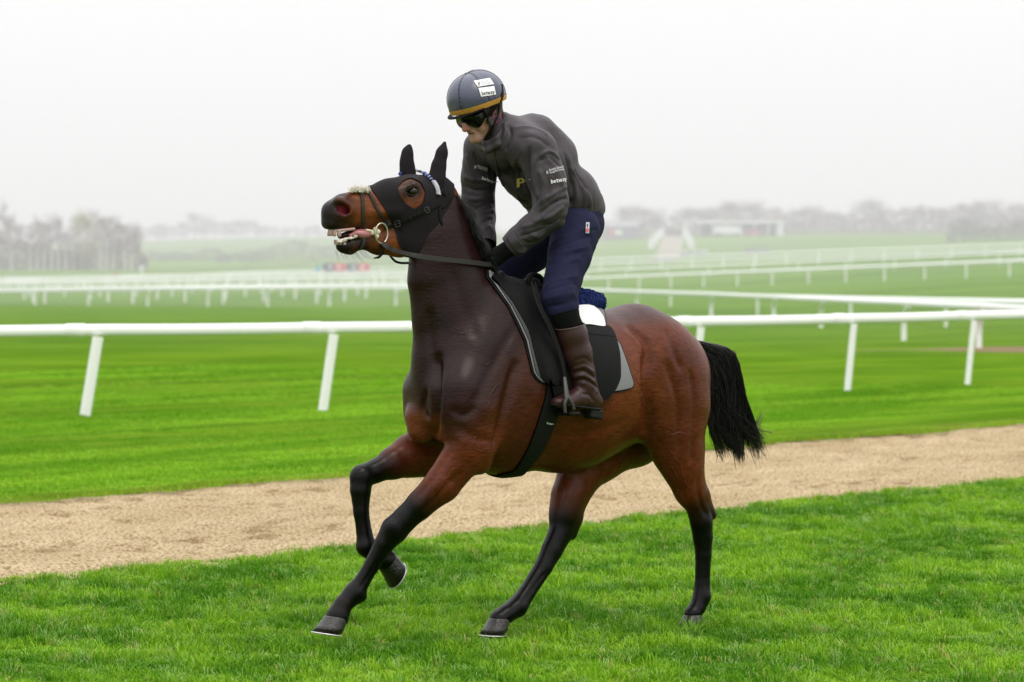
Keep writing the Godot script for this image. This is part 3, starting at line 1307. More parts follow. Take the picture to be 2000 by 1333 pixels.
func make_trees() -> void:
	var pale_bark := paint(lin(0.47, 0.45, 0.43), 0.9)
	var bark := paint(lin(0.11, 0.095, 0.085), 0.9)
	var twig := tinted(0.95, 0.1)
	twig.albedo_color = lin(0.155, 0.112, 0.098)
	var dark := tinted(0.95, 0.1)
	dark.albedo_color = lin(0.13, 0.13, 0.11)
	var olive := tinted(0.95, 0.1)
	olive.albedo_color = lin(0.3, 0.28, 0.1)
	var birches := [tree_meshes(8.0, 1.2, 1, 26, 0.3, 800), tree_meshes(8.0, 0.95, 2, 22, 0.35, 600), tree_meshes(8.0, 1.45, 3, 28, 0.28, 950)]
	var broad := [tree_meshes(9.0, 4.2, 4, 34, 0.25, 2600), tree_meshes(9.0, 3.4, 5, 30, 0.2, 2400), tree_meshes(9.0, 5.0, 6, 36, 0.22, 3000)]
	# left: the birch belt
	var px := [-34, -12, 8, 22, 40, 58, 72, 86, 100, 113, 128, 141, 156, 170, 182, 196, 207, 220, 231, 243, 256, 268]
	var tops := [430, 415, 402, 425, 436, 440, 428, 431, 426, 424, 452, 446, 432, 425, 418, 424, 420, 428, 432, 436, 440, 444]
	for i in px.size():
		var d := 440.0 + rng.randf_range(-14, 22)
		var p := on_ground(px[i], d)
		var h: float = at(px[i], tops[i], d).y - p.y
		if i == 12 or i == 13:
			plant_tree("willow_tree", broad[1], bark, olive, p, Vector3(0.62, h / 9.0, 0.62), "yellowish green tree at the left among the grey birches, %s" % ["its left half", "its right half"][i - 12] if false else ("left one of two yellowish trees in the belt of birches" if i == 12 else "right one of two yellowish trees in the belt of birches"), "")
		else:
			plant_tree("birch_tree", birches[i % 3], pale_bark, twig, p, Vector3(1, h / 8.0, 1), "bare pale-trunked birch in the misty belt of trees at the far left", "birches of the belt at the left")
	hedge("undergrowth", on_ground(-60, 452), on_ground(285, 452), 3.9, 3.0, twig, 3400, "grey brown undergrowth between the birch trunks at the left", "undergrowth")
	# the hedges and the ridge in the middle
	hedge("field_hedge", on_ground(285, 560), on_ground(450, 560), 2.2, 1.5, dark, 1500, "low dark hedge right of the birches below the pale field")
	hedge("field_hedge", on_ground(425, 540), on_ground(1010, 560), 2.9, 2.0, dark, 3600, "longer misty hedge that runs behind the horse's muzzle", "hedge")
	hedge("field_hedge", on_ground(470, 455), on_ground(1000, 455), 1.2, 1.5, dark, 1600, "pale low hedge just above the topmost rails in front of the muzzle", "hedge")
	for i in 62:
		var x := 250.0 + i * 13.0 + rng.randf_range(-5, 5)
		var d := 900.0 + rng.randf_range(-25, 45)
		var p := on_ground(x, d)
		var top := 445.0 - 22.0 * exp(-pow((x - 385.0) / 26.0, 2.0)) - 13.0 * exp(-pow((x - 470.0) / 40.0, 2.0)) - 3.0 * exp(-pow((x - 320.0) / 30.0, 2.0)) + rng.randf_range(-3, 5)
		var h: float = at(x, top, d).y - p.y
		plant_tree("ridge_tree", broad[i % 3], bark, dark, p, Vector3(h / 6.5, h / 9.0, h / 6.5), "grey tree of the misty wooded ridge behind the horse's head", "trees of the misty ridge in the middle")
	# the right: the belt on top of the green slope
	for i in 56:
		var x := 1140.0 + i * 17.0 + rng.randf_range(-6, 6)
		var d := 655.0 + rng.randf_range(-12, 40)
		var p := on_ground(x, d)
		var top := 413.0 - 26.0 * exp(-pow((x - 1705.0) / 16.0, 2.0)) - 14.0 * exp(-pow((x - 1455.0) / 35.0, 2.0)) - 12.0 * smoothstep(1800.0, 1990.0, x) + 14.0 * exp(-pow((x - 1310.0) / 25.0, 2.0)) + rng.randf_range(-7, 8)
		if x < 1190.0:
			top += 25.0
		var h: float = at(x, top, d).y - p.y
		plant_tree("belt_tree", broad[i % 3], bark, twig if i % 3 else dark, p, Vector3(h / 7.5, h / 9.0, h / 7.5), "bare misty tree in the belt above the green slope at the right", "trees of the belt at the right")
	hedge("undergrowth", on_ground(1130, 668), on_ground(2100, 668), 5.0, 3.0, twig, 6000, "grey scrub under the tree belt at the right", "undergrowth")
	for i in 9:
		var x := 1862.0 + i * 22.0
		var d := 500.0 + rng.randf_range(-10, 12)
		var p := on_ground(x, d)
		var h: float = at(x, 436.0 - 6.0 * sin(i * 1.3), d).y - p.y
		plant_tree("shrub_tree", broad[i % 3], bark, dark, p, Vector3(h / 7.0, h / 9.0, h / 7.0), "nearer dark bushy tree at the far right below the belt", "dark bushy trees at the far right")
	hedge("field_hedge", on_ground(1850, 505), on_ground(2080, 505), 2.6, 2.0, dark, 1600, "dark scrub at the foot of the bushy trees at the far right", "hedge")

# ---------------------------------------------------------------- far buildings, boards and vehicles

func far_box(o: Node3D, called: String, m: Material, centre: Vector3, size: Vector3) -> MeshInstance3D:
	var s := st()
	box(s, Transform3D(Basis(), centre), size, 0.03)
	return put(called, done(s), m, o)

func make_far_things() -> void:
	var white := paint(lin(0.7, 0.71, 0.72), 0.6)
	var grey := paint(lin(0.2, 0.21, 0.22), 0.7)
	var slate := paint(lin(0.09, 0.1, 0.12), 0.7)
	var red := paint(lin(0.5, 0.05, 0.04), 0.5)
	var navy := paint(lin(0.02, 0.025, 0.11), 0.5)
	var crimson := paint(lin(0.6, 0.02, 0.05), 0.5)
	var pane := paint(lin(0.03, 0.035, 0.04), 0.1)
	var tyre := paint(lin(0.02, 0.02, 0.02), 0.9)
	# the long white pavilion
	var p := on_ground(1445, 622)
	var o := thing("pavilion", "long low white flat-roofed pavilion on the green slope before the trees", "building", p)
	far_box(o, "roof", white, Vector3(0, 2.55, 0), Vector3(16.5, 0.5, 5))
	far_box(o, "back_wall", slate, Vector3(0, 1.15, -2.2), Vector3(16, 2.3, 0.3))
	far_box(o, "end_wall", white, Vector3(7.4, 1.15, 0.4), Vector3(1.2, 2.3, 3.6))
	for i in 6:
		far_box(o, "column", white, Vector3(-7.8 + i * 2.6, 1.15, 2.2), Vector3(0.25, 2.3, 0.25))
	for i in 4:
		var w := far_box(o, "window", pane, Vector3(-5.6 + i * 3.0, 1.35, -2.02), Vector3(1.6, 1.0, 0.08))
	# the dark house at the left end of the slope
	p = on_ground(1212, 630)
	o = thing("dark_house", "dark house with a pale gable behind the rider's thigh", "building", p)
	far_box(o, "wall", slate, Vector3(0, 1.1, 0), Vector3(6.2, 2.2, 4))
	var s := st()
	for v in [Vector3(-3.3, 2.2, 2.3), Vector3(3.3, 2.2, 2.3), Vector3(3.3, 3.3, 0), Vector3(-3.3, 2.2, 2.3), Vector3(3.3, 3.3, 0), Vector3(-3.3, 3.3, 0), Vector3(3.3, 2.2, -2.3), Vector3(-3.3, 2.2, -2.3), Vector3(-3.3, 3.3, 0), Vector3(3.3, 2.2, -2.3), Vector3(-3.3, 3.3, 0), Vector3(3.3, 3.3, 0)]:
		s.add_vertex(v)
	put("roof", done(s), grey, o)
	far_box(o, "window", white, Vector3(-0.4, 1.2, 2.02), Vector3(1.4, 0.9, 0.08))
	far_box(o, "door", red, Vector3(-1.6, 1.25, 2.02), Vector3(0.9, 1.7, 0.08))
	# vehicles in front of the pavilion
	p = on_ground(1416, 612)
	o = thing("white_van", "white van parked in front of the pavilion", "van", p)
	far_box(o, "body", white, Vector3(0.3, 1.15, 0), Vector3(4.3, 1.5, 1.9))
	far_box(o, "bonnet", white, Vector3(2.7, 0.85, 0), Vector3(0.9, 0.9, 1.8))
	far_box(o, "windscreen", pane, Vector3(2.46, 1.55, 0), Vector3(0.1, 0.6, 1.6))
	for x in [-1.2, 2.3]:
		for z in [-0.9, 0.9]:
			s = st()
			tube(s, [Vector3(x, 0.33, z - 0.1), Vector3(x, 0.33, z + 0.1)], [0.33], 12)
			put("wheel", done(s), tyre, o)
	p = on_ground(1472, 612)
	o = thing("red_car", "small red car parked right of the white van", "car", p)
	far_box(o, "body", red, Vector3(0, 0.6, 0), Vector3(3.0, 0.6, 1.6))
	far_box(o, "cabin", pane, Vector3(-0.1, 1.1, 0), Vector3(1.6, 0.5, 1.4))
	for x in [-0.95, 0.95]:
		for z in [-0.75, 0.75]:
			s = st()
			tube(s, [Vector3(x, 0.3, z - 0.1), Vector3(x, 0.3, z + 0.1)], [0.3], 12)
			put("wheel", done(s), tyre, o)
	# the path down the slope between two groups of white wings
	var path := Surf.new()
	for k in 13:
		var f := k / 12.0
		var d := lerpf(430.0, 612.0, f)
		var x := lerpf(1300.0, 1318.0, f)
		for w in [-26.0, 26.0]:
			var q := on_ground(x + w * lerpf(1.0, 0.75, f), d)
			path.V.append(q + Vector3(0, 0.06, 0))
			path.N.append(Vector3.UP)
			path.C.append(Color(0.29, 0.265, 0.215))
		if k > 0:
			var b := k * 2
			path.I.append_array(PackedInt32Array([b - 2, b, b - 1, b - 1, b, b + 1]))
	structure("slope_path", path.mesh(), tinted(0.95, 0.1))
	for i in 8:
		var left := i < 4
		var d: float = [520.0, 545.0, 570.0, 595.0][i % 4]
		var f := float(i % 4) / 3.0
		var x: float = lerpf(1272.0, 1292.0, f) if left else lerpf(1350.0, 1338.0, f)
		p = on_ground(x, d)
		o = thing("wing_panel", ("white wing panel on the left of the far pinkish path" if left else "white wing panel on the right of the far pinkish path"), "panel", p, "wing panels left of the path" if left else "wing panels right of the path")
		far_box(o, "board", white, Vector3(0, 1.0, 0), Vector3(0.9, 1.5, 0.1))
		far_box(o, "foot", white, Vector3(-0.35, 0.15, 0), Vector3(0.1, 0.3, 0.5))
		far_box(o, "foot", white, Vector3(0.35, 0.15, 0), Vector3(0.1, 0.3, 0.5))
	for i in 6:
		p = on_ground([1338.0, 1357.0, 1374.0, 1462.0, 1478.0, 1496.0][i], [455.0, 455.0, 455.0, 470.0, 470.0, 470.0][i])
		o = thing("hurdle", "pale low hurdle lying on the green slope right of the path", "hurdle", p, "hurdles on the green slope")
		far_box(o, "frame", white if i < 3 else grey, Vector3(0, 0.75, 0), Vector3(1.05, 0.25, 0.1))
		far_box(o, "brush", grey, Vector3(0, 0.35, 0), Vector3(0.95, 0.6, 0.14))
	# advertising boards below the horse's jaw
	for i in 4:
		var x: float = [642.0, 664.0, 688.0, 710.0][i]
		var q := at(x, 529, 300)
		o = thing("advertising_board", ["leftmost navy advertising board below the horse's chin", "red advertising board right of the leftmost navy one", "second navy advertising board, between the two red ones", "rightmost red advertising board below the jaw"][i], "board", q)
		far_box(o, "panel", [navy, crimson, navy, crimson][i], Vector3(0, 0.32, 0), Vector3([0.96, 1.04, 0.96, 1.04][i], 0.64, 0.05))
		far_box(o, "print", white, Vector3([0.1, -0.1, 0.1, -0.1][i], 0.32, 0.03), Vector3(0.45, 0.22, 0.02))
		far_box(o, "foot", grey, Vector3(0, -0.2, -0.1), Vector3(0.8, 0.4, 0.06))
	# small things among the rails at the left
	var q := at(43, 552, 300)
	o = thing("white_panel_fence", "white solid panel among the rails at the far left", "fence", q)
	far_box(o, "panel", white, Vector3(0, 0.25, 0), Vector3(3.1, 0.55, 0.08))
	far_box(o, "post", white, Vector3(-1.4, -0.2, 0), Vector3(0.12, 0.5, 0.12))
	far_box(o, "post", white, Vector3(1.4, -0.2, 0), Vector3(0.12, 0.5, 0.12))
	q = at(226, 553, 310)
	o = thing("marker_post", "slim post with a red head among the rails at the left", "marker post", q)
	far_box(o, "pole", white, Vector3(0, 0.0, 0), Vector3(0.14, 1.2, 0.14))
	far_box(o, "head", red, Vector3(0, 0.75, 0), Vector3(0.3, 0.4, 0.2))
	q = at(276, 545, 330)
	o = thing("marker_post", "white marker post rising above the rails right of the birches", "marker post", q)
	far_box(o, "pole", white, Vector3(0, 0.3, 0), Vector3(0.16, 1.6, 0.16))
	far_box(o, "head", white, Vector3(0, 1.1, 0), Vector3(0.5, 0.4, 0.2))
	q = at(621, 527, 305)
	o = thing("blue_bin", "small light blue drum left of the advertising boards", "drum", q)
	s = st()
	tube(s, [Vector3(0, -0.3, 0), Vector3(0, 0.32, 0)], [0.22], 12)
	put("body", done(s), paint(lin(0.1, 0.35, 0.6), 0.5), o)

# ---------------------------------------------------------------- the horse

var horse_base := Vector3.ZERO
var trunk := Blob.new()
var skull := Blob.new()
var coat: Surf
var face: Surf

const BAY := Color(0.108, 0.0245, 0.0085)
const LIVER := Color(0.017, 0.006, 0.005)
const SOOT := Color(0.0035, 0.003, 0.003)

func build_trunk() -> void:
	var b := trunk
	b.lat = side
	b.blend = 0.07
	# ribs, loin and croup
	b.add(hp(985, 748), hp(1110, 757), 0.405, 0.36, 0.66, 0.8)
	b.add(hp(1110, 757), hp(1235, 716), 0.36, 0.268, 0.8, 0.95)
	b.add(hp(1090, 805), hp(1205, 792), 0.26, 0.195, 0.85, 0.95)
	b.add(hp(1235, 716), hp(1285, 732), 0.268, 0.24, 0.95, 1.05)
	b.add(hp(1240, 655), hp(1322, 690), 0.115, 0.075, 1.2)
	b.add(hp(1322, 690), hp(1342, 712), 0.075, 0.06, 1.0)
	b.add(hp(960, 590), hp(1060, 622), 0.075, 0.07, 0.8)           # the withers
	# hind quarters
	for s in [1.0, -1.0]:
		var o := 0.0 if s > 0 else 1.0
		b.add(hp(1292 - 66 * o, 700, 0.125 * s), hp(1319 - 72 * o, 800, 0.135 * s), 0.163, 0.163, 0.8, 0.72, 0.08)
		b.add(hp(1319 - 72 * o, 800, 0.135 * s), hp(1315 - 74 * o, 850, 0.14 * s), 0.163, 0.145, 0.72, 0.7, 0.06)
		b.add(hp(1275 - 72 * o, 690, 0.13 * s), hp(1282 - 72 * o, 820, 0.165 * s), 0.12, 0.085, 0.8, 0.7, 0.09)
	b.blend = 0.045
	# near hind leg
	b.limb([[hp(1318, 850, 0.14), 0.145, 0.7], [hp(1328, 888, 0.14), 0.125, 0.66], [hp(1337, 922, 0.14), 0.088, 0.75], [hp(1347, 958, 0.135), 0.069, 0.8], [hp(1363, 992, 0.13), 0.054, 0.85]])
	b.limb([[hp(1352, 925, 0.14), 0.035], [hp(1372, 965, 0.135), 0.027], [hp(1389, 1006, 0.13), 0.028]], 0.035)
	b.limb([[hp(1363, 992, 0.13), 0.057, 0.85], [hp(1370, 1020, 0.13), 0.056, 0.85], [hp(1373, 1050, 0.125), 0.05, 0.85], [hp(1374, 1085, 0.125), 0.0405, 0.85], [hp(1372, 1140, 0.12), 0.0375, 0.9], [hp(1371, 1166, 0.12), 0.044, 0.95], [hp(1362, 1188, 0.12), 0.039, 1.0], [hp(1353, 1200, 0.12), 0.042, 1.0]], 0.008)
	# off hind leg, reaching forward
	b.limb([[hp(1243, 845, -0.13), 0.15, 0.7], [hp(1170, 888, -0.12), 0.125, 0.7], [hp(1130, 930, -0.11), 0.1, 0.75], [hp(1110, 970, -0.1), 0.077, 0.8], [hp(1102, 1005, -0.095), 0.066, 0.8], [hp(1096, 1038, -0.09), 0.058, 0.8]])
	b.limb([[hp(1142, 960, -0.1), 0.03], [hp(1124, 1015, -0.095), 0.025], [hp(1117, 1045, -0.09), 0.025]], 0.035)
	b.limb([[hp(1096, 1038, -0.09), 0.062, 0.8], [hp(1078, 1075, -0.085), 0.054, 0.8], [hp(1062, 1107, -0.08), 0.045, 0.85], [hp(1028, 1160, -0.07), 0.041, 0.9], [hp(1010, 1186, -0.065), 0.049, 0.95], [hp(988, 1200, -0.06), 0.043, 1.0], [hp(975, 1210, -0.06), 0.046, 1.0]], 0.008)
	# neck and chest
	b.blend = 0.06
	b.lat = side.lerp(head_side, 0.6).normalized()
	b.limb([[hp(866, 408), 0.092, 0.85], [hp(862, 470), 0.137, 0.62], [hp(872, 540), 0.183, 0.56]])
	b.lat = side
	b.limb([[hp(872, 540), 0.183, 0.56], [hp(897, 622), 0.23, 0.56], [hp(921, 715), 0.283, 0.62], [hp(985, 748), 0.4, 0.66]])
	b.add(hp(862, 700, -0.0), hp(862, 800), 0.11, 0.12, 1.0, 1.2)
	b.add(hp(839, 765, -0.115), hp(839, 800, -0.12), 0.122, 0.108, 1.0, 1.0, 0.06)     # off point of the shoulder
	b.add(hp(905, 770, 0.12), hp(900, 815, 0.13), 0.135, 0.11, 0.9, 0.9, 0.07)
	b.add(hp(985, 630, 0.1), hp(905, 770, 0.13), 0.13, 0.13, 0.55, 0.75, 0.08)      # near shoulder blade
	b.add(hp(985, 760, 0.16), hp(930, 850, 0.165), 0.13, 0.12, 0.6, 0.7, 0.07)      # the muscle behind it
	b.add(hp(822, 815, -0.065), hp(824, 838, -0.06), 0.072, 0.066, 1.0, 1.0, 0.022)    # breast muscles
	b.add(hp(872, 815, 0.05), hp(871, 838, 0.05), 0.07, 0.066, 1.0, 1.0, 0.022)
	# near foreleg, thrown forward
	b.blend = 0.05
	b.limb([[hp(908, 805, 0.14), 0.125, 0.75], [hp(918, 880, 0.16), 0.1, 0.72]])
	b.add(hp(930, 868, 0.165), hp(938, 905, 0.165), 0.065, 0.05, 0.7, 0.7, 0.04)
	b.limb([[hp(905, 890, 0.155), 0.1, 0.72], [hp(865, 945, 0.115), 0.084, 0.74], [hp(820, 987, 0.07), 0.064, 0.8], [hp(790, 1015, 0.04), 0.058, 0.85]], 0.016)
	b.limb([[hp(790, 1015, 0.04), 0.058, 0.85], [hp(770, 1036, 0.02), 0.063, 0.85], [hp(751, 1062, 0.0), 0.047, 0.85], [hp(727, 1103, -0.03), 0.037, 0.85], [hp(708, 1135, -0.05), 0.036, 0.9], [hp(692, 1158, -0.065), 0.047, 0.95], [hp(670, 1182, -0.075), 0.041, 1.0], [hp(659, 1205, -0.08), 0.052, 1.0]], 0.008)
	b.add(hp(705, 1166, -0.06), hp(697, 1170, -0.06), 0.026, 0.022, 1.0, 1.0, 0.02)
	# off foreleg, folded
	b.limb([[hp(842, 800, -0.14), 0.12, 0.75], [hp(845, 880, -0.17), 0.115, 0.72]], 0.05)
	b.limb([[hp(838, 886, -0.17), 0.108, 0.72], [hp(800, 891, -0.175), 0.097, 0.74], [hp(768, 905, -0.175), 0.073, 0.8], [hp(735, 920, -0.175), 0.052, 0.85], [hp(706, 932, -0.175), 0.055, 0.85]], 0.016)
	b.limb([[hp(706, 932, -0.175), 0.055, 0.85], [hp(704, 958, -0.172), 0.049, 0.85], [hp(705, 1000, -0.168), 0.037, 0.85], [hp(711, 1040, -0.165), 0.036, 0.9], [hp(715, 1068, -0.16), 0.046, 0.95], [hp(735, 1087, -0.155), 0.04, 1.0], [hp(752, 1094, -0.15), 0.054, 1.0]], 0.008)

func sculpt_trunk() -> void:
	var c := coat
	# where a muscle ends and the next begins
	var grooves := [
		[[hp(856, 690, 0.13), hp(853, 760, 0.16), hp(850, 850, 0.1)], 0.02, -0.026],           # between the breasts
		[[hp(838, 600, 0.12), hp(843, 680, 0.14), hp(850, 745, 0.14)], 0.02, -0.015],             # the jugular
		[[hp(1005, 640, 0.2), hp(965, 710, 0.24), hp(925, 790, 0.26)], 0.026, -0.007],
		[[hp(1010, 700, 0.26), hp(985, 800, 0.28), hp(968, 870, 0.24)], 0.028, -0.018],             # behind the shoulder
		[[hp(890, 830, 0.24), hp(925, 855, 0.26), hp(960, 862, 0.26)], 0.024, -0.007],
		[[hp(1265, 690, 0.27), hp(1262, 760, 0.28), hp(1264, 850, 0.26)], 0.03, -0.019],         # the flank
		[[hp(1300, 700, 0.27), hp(1322, 790, 0.26), hp(1325, 880, 0.22)], 0.02, -0.01],
		[[hp(1348, 720, 0.2), hp(1357, 800, 0.2), hp(1350, 900, 0.17)], 0.018, -0.009],
		[[hp(1225, 640, 0.2), hp(1262, 672, 0.24), hp(1262, 720, 0.26)], 0.024, -0.014],
		[[hp(1290, 890, 0.22), hp(1325, 950, 0.19), hp(1352, 1000, 0.17)], 0.012, -0.004],
		[[hp(1362, 930, 0.17), hp(1366, 975, 0.15), hp(1379, 1005, 0.15)], 0.012, -0.008],
		[[hp(1382, 1050, 0.15), hp(1379, 1100, 0.15), hp(1380, 1150, 0.14)], 0.007, -0.005],
		[[hp(738, 1095, 0.0), hp(716, 1130, -0.02), hp(702, 1150, -0.03)], 0.007, -0.005],
		[[hp(1068, 1115, -0.05), hp(1045, 1145, -0.04), hp(1022, 1175, -0.03)], 0.007, -0.005],
		[[hp(880, 880, 0.23), hp(850, 930, 0.17), hp(815, 970, 0.11)], 0.016, -0.006],
		[[hp(905, 920, 0.22), hp(862, 960, 0.15), hp(825, 1000, 0.1)], 0.014, -0.005],
		[[hp(878, 520, 0.12), hp(905, 600, 0.16), hp(930, 660, 0.2)], 0.035, -0.006],
		[[hp(832, 760, -0.02), hp(826, 800, -0.0), hp(835, 815, 0.0)], 0.016, -0.012],
		[[hp(885, 800, 0.2), hp(905, 812, 0.2), hp(925, 800, 0.2)], 0.02, -0.008],
		[[hp(1300, 640, 0.2), hp(1318, 690, 0.2), hp(1330, 720, 0.2)], 0.018, -0.009],
		[[hp(1070, 850, 0.2), hp(1150, 848, 0.2), hp(1215, 825, 0.2)], 0.03, -0.006],
	]
	for g in grooves:
		var path := smooth_path(g[0], 5)
		c.press_line(path.map(func(p): return onto(p)), g[1] * 0.9, g[2] * 1.15)
	# swellings
	for g in [[hp(1292, 790, 0.3), 0.07, 0.012], [hp(1330, 770, 0.3), 0.05, 0.008], [hp(940, 660, 0.3), 0.08, 0.006], [hp(950, 800, 0.3), 0.06, 0.012], [hp(1235, 650, 0.3), 0.06, 0.008], [hp(900, 870, 0.3), 0.05, 0.009], [hp(765, 1025, 0.1), 0.025, 0.006]]:
		var p := onto(g[0])
		c.press(p, p, g[1], g[2])
	# veins
	var r := RandomNumberGenerator.new()
	r.seed = 5
	var veins := [
		[[960, 830], [940, 842], [925, 868], [932, 880], [962, 876]],
		[[985, 745], [965, 760], [950, 800], [958, 832]],
		[[905, 905], [885, 918], [862, 950], [838, 975]],
		[[1248, 700], [1256, 730], [1262, 755], [1258, 785], [1268, 800]],
		[[1240, 735], [1250, 750], [1262, 755]],
		[[1295, 840], [1310, 850], [1330, 846], [1345, 853]],
		[[1300, 870], [1325, 905], [1340, 945], [1350, 985]],
		[[890, 640], [900, 655], [915, 640]],
		[[930, 700], [945, 715], [965, 705]],
		[[1300, 900], [1318, 925], [1330, 960]],
	]
	for v in veins:
		var pts := []
		for q in v:
			pts.append(hp(q[0], q[1], 0.3))
		var path := smooth_path(pts, 6)
		var line := []
		var radii := []
		for i in path.size():
			var p: Vector3 = skin_at(coat, trunk, path[i] + Vector3(r.randfn(), r.randfn(), 0) * 0.004)
			line.append(p)
			radii.append(0.0034 * (0.45 + 0.55 * sin(PI * (i + 1.0) / (path.size() + 1.0))))
		vein_paths.append([line, radii])

var vein_paths := []

# the skin of a meshed body in front of the camera's view of p: the soft field's surface, corrected by what was pressed into the mesh
func skin_at(c: Surf, shape: Blob, p: Vector3, off := 0.0) -> Vector3:
	var o := cam_frame.origin
	var dir := (p - o).normalized()
	var q := shape.hit(o + dir * 13.0, dir)
	var n := shape.slope(q)
	var best := 0.0
	var weight := 1e-6
	for i in c.near(q, q, 0.016):
		var d := c.V[i] - q
		var h := d.dot(n)
		var r2 := (d - n * h).length_squared()
		if r2 < 0.0004 and absf(h) < 0.04:
			var w := exp(-r2 / 0.00007)
			best += h * w
			weight += w
	return q + n * (best / weight + off)

# where the ray from the camera through p meets the horse
func onto(p: Vector3, off := 0.0) -> Vector3:
	var o := cam_frame.origin
	var dir := (p - o).normalized()
	return trunk.hit(o + dir * 13.2, dir, off)

func dye_trunk() -> void:
	var c := coat
	c.fill(BAY)
	var n := FastNoiseLite.new()
	n.seed = 8
	n.frequency = 6.0
	n.fractal_octaves = 3
	# the dark, sweated forehand and the clipped line over the croup
	c.dye(hp(868, 400), hp(880, 560), 0.2, 0.3, LIVER, 0.3)
	c.dye(hp(880, 560), hp(900, 700), 0.3, 0.34, LIVER, 0.35)
	c.dye(hp(900, 690), hp(985, 640), 0.3, 0.26, LIVER, 0.4, 0.95)
	c.dye(hp(868, 700, 0.1), hp(885, 800, 0.15), 0.2, 0.14, LIVER, 0.5, 0.9)
	c.dye(hp(985, 600), hp(1110, 610), 0.2, 0.2, LIVER, 0.5, 0.8)
	c.dye(hp(1110, 600), hp(1235, 610), 0.17, 0.2, Color(0.05, 0.014, 0.011), 0.35, 0.95)
	c.dye(hp(1235, 612), hp(1335, 655), 0.16, 0.1, Color(0.05, 0.014, 0.01), 0.35, 0.95)
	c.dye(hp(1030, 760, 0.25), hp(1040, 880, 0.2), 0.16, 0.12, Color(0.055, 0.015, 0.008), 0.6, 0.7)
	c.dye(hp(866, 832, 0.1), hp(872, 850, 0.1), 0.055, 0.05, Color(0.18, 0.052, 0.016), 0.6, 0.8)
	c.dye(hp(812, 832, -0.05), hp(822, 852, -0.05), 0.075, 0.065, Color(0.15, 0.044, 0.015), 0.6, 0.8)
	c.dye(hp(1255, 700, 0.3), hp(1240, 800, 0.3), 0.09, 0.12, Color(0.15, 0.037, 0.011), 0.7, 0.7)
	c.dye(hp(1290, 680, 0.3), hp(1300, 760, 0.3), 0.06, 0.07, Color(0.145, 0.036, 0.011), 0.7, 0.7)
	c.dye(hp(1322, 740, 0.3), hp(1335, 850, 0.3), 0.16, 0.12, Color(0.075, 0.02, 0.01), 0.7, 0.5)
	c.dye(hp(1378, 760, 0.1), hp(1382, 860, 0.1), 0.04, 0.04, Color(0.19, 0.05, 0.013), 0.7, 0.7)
	c.dye(hp(1120, 905), hp(1262, 845), 0.05, 0.045, Color(0.012, 0.006, 0.005), 0.8, 0.9)  # shade under the belly, painted into the coat
	# black points
	c.dye(hp(1350, 965, 0.14), hp(1376, 1060, 0.13), 0.05, 0.12, SOOT, 0.7, 0.75)
	c.dye(hp(1372, 1015, 0.13), hp(1370, 1180, 0.12), 0.08, 0.16, SOOT, 0.4)
	c.dye(hp(1372, 1110, 0.12), hp(1360, 1215, 0.12), 0.2, 0.2, SOOT, 0.3)
	c.dye(hp(1120, 965, -0.1), hp(1095, 1045, -0.09), 0.05, 0.13, SOOT, 0.7, 0.7)
	c.dye(hp(1097, 1035, -0.09), hp(975, 1215, -0.06), 0.1, 0.16, SOOT, 0.4)
	c.dye(hp(850, 955, 0.1), hp(770, 1040, 0.02), 0.05, 0.13, SOOT, 0.7, 0.85)
	c.dye(hp(790, 1015, 0.03), hp(650, 1215, -0.08), 0.12, 0.16, SOOT, 0.3)
	c.dye(hp(775, 905, -0.175), hp(700, 935, -0.175), 0.06, 0.14, SOOT, 0.6, 0.9)
	c.dye(hp(705, 935, -0.17), hp(752, 1100, -0.15), 0.12, 0.16, SOOT, 0.3)
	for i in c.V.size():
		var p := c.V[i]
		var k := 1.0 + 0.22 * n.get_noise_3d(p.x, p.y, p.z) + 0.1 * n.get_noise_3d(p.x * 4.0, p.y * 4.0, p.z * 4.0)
		c.C[i] = Color(c.C[i].r * k, c.C[i].g * k, c.C[i].b * k)

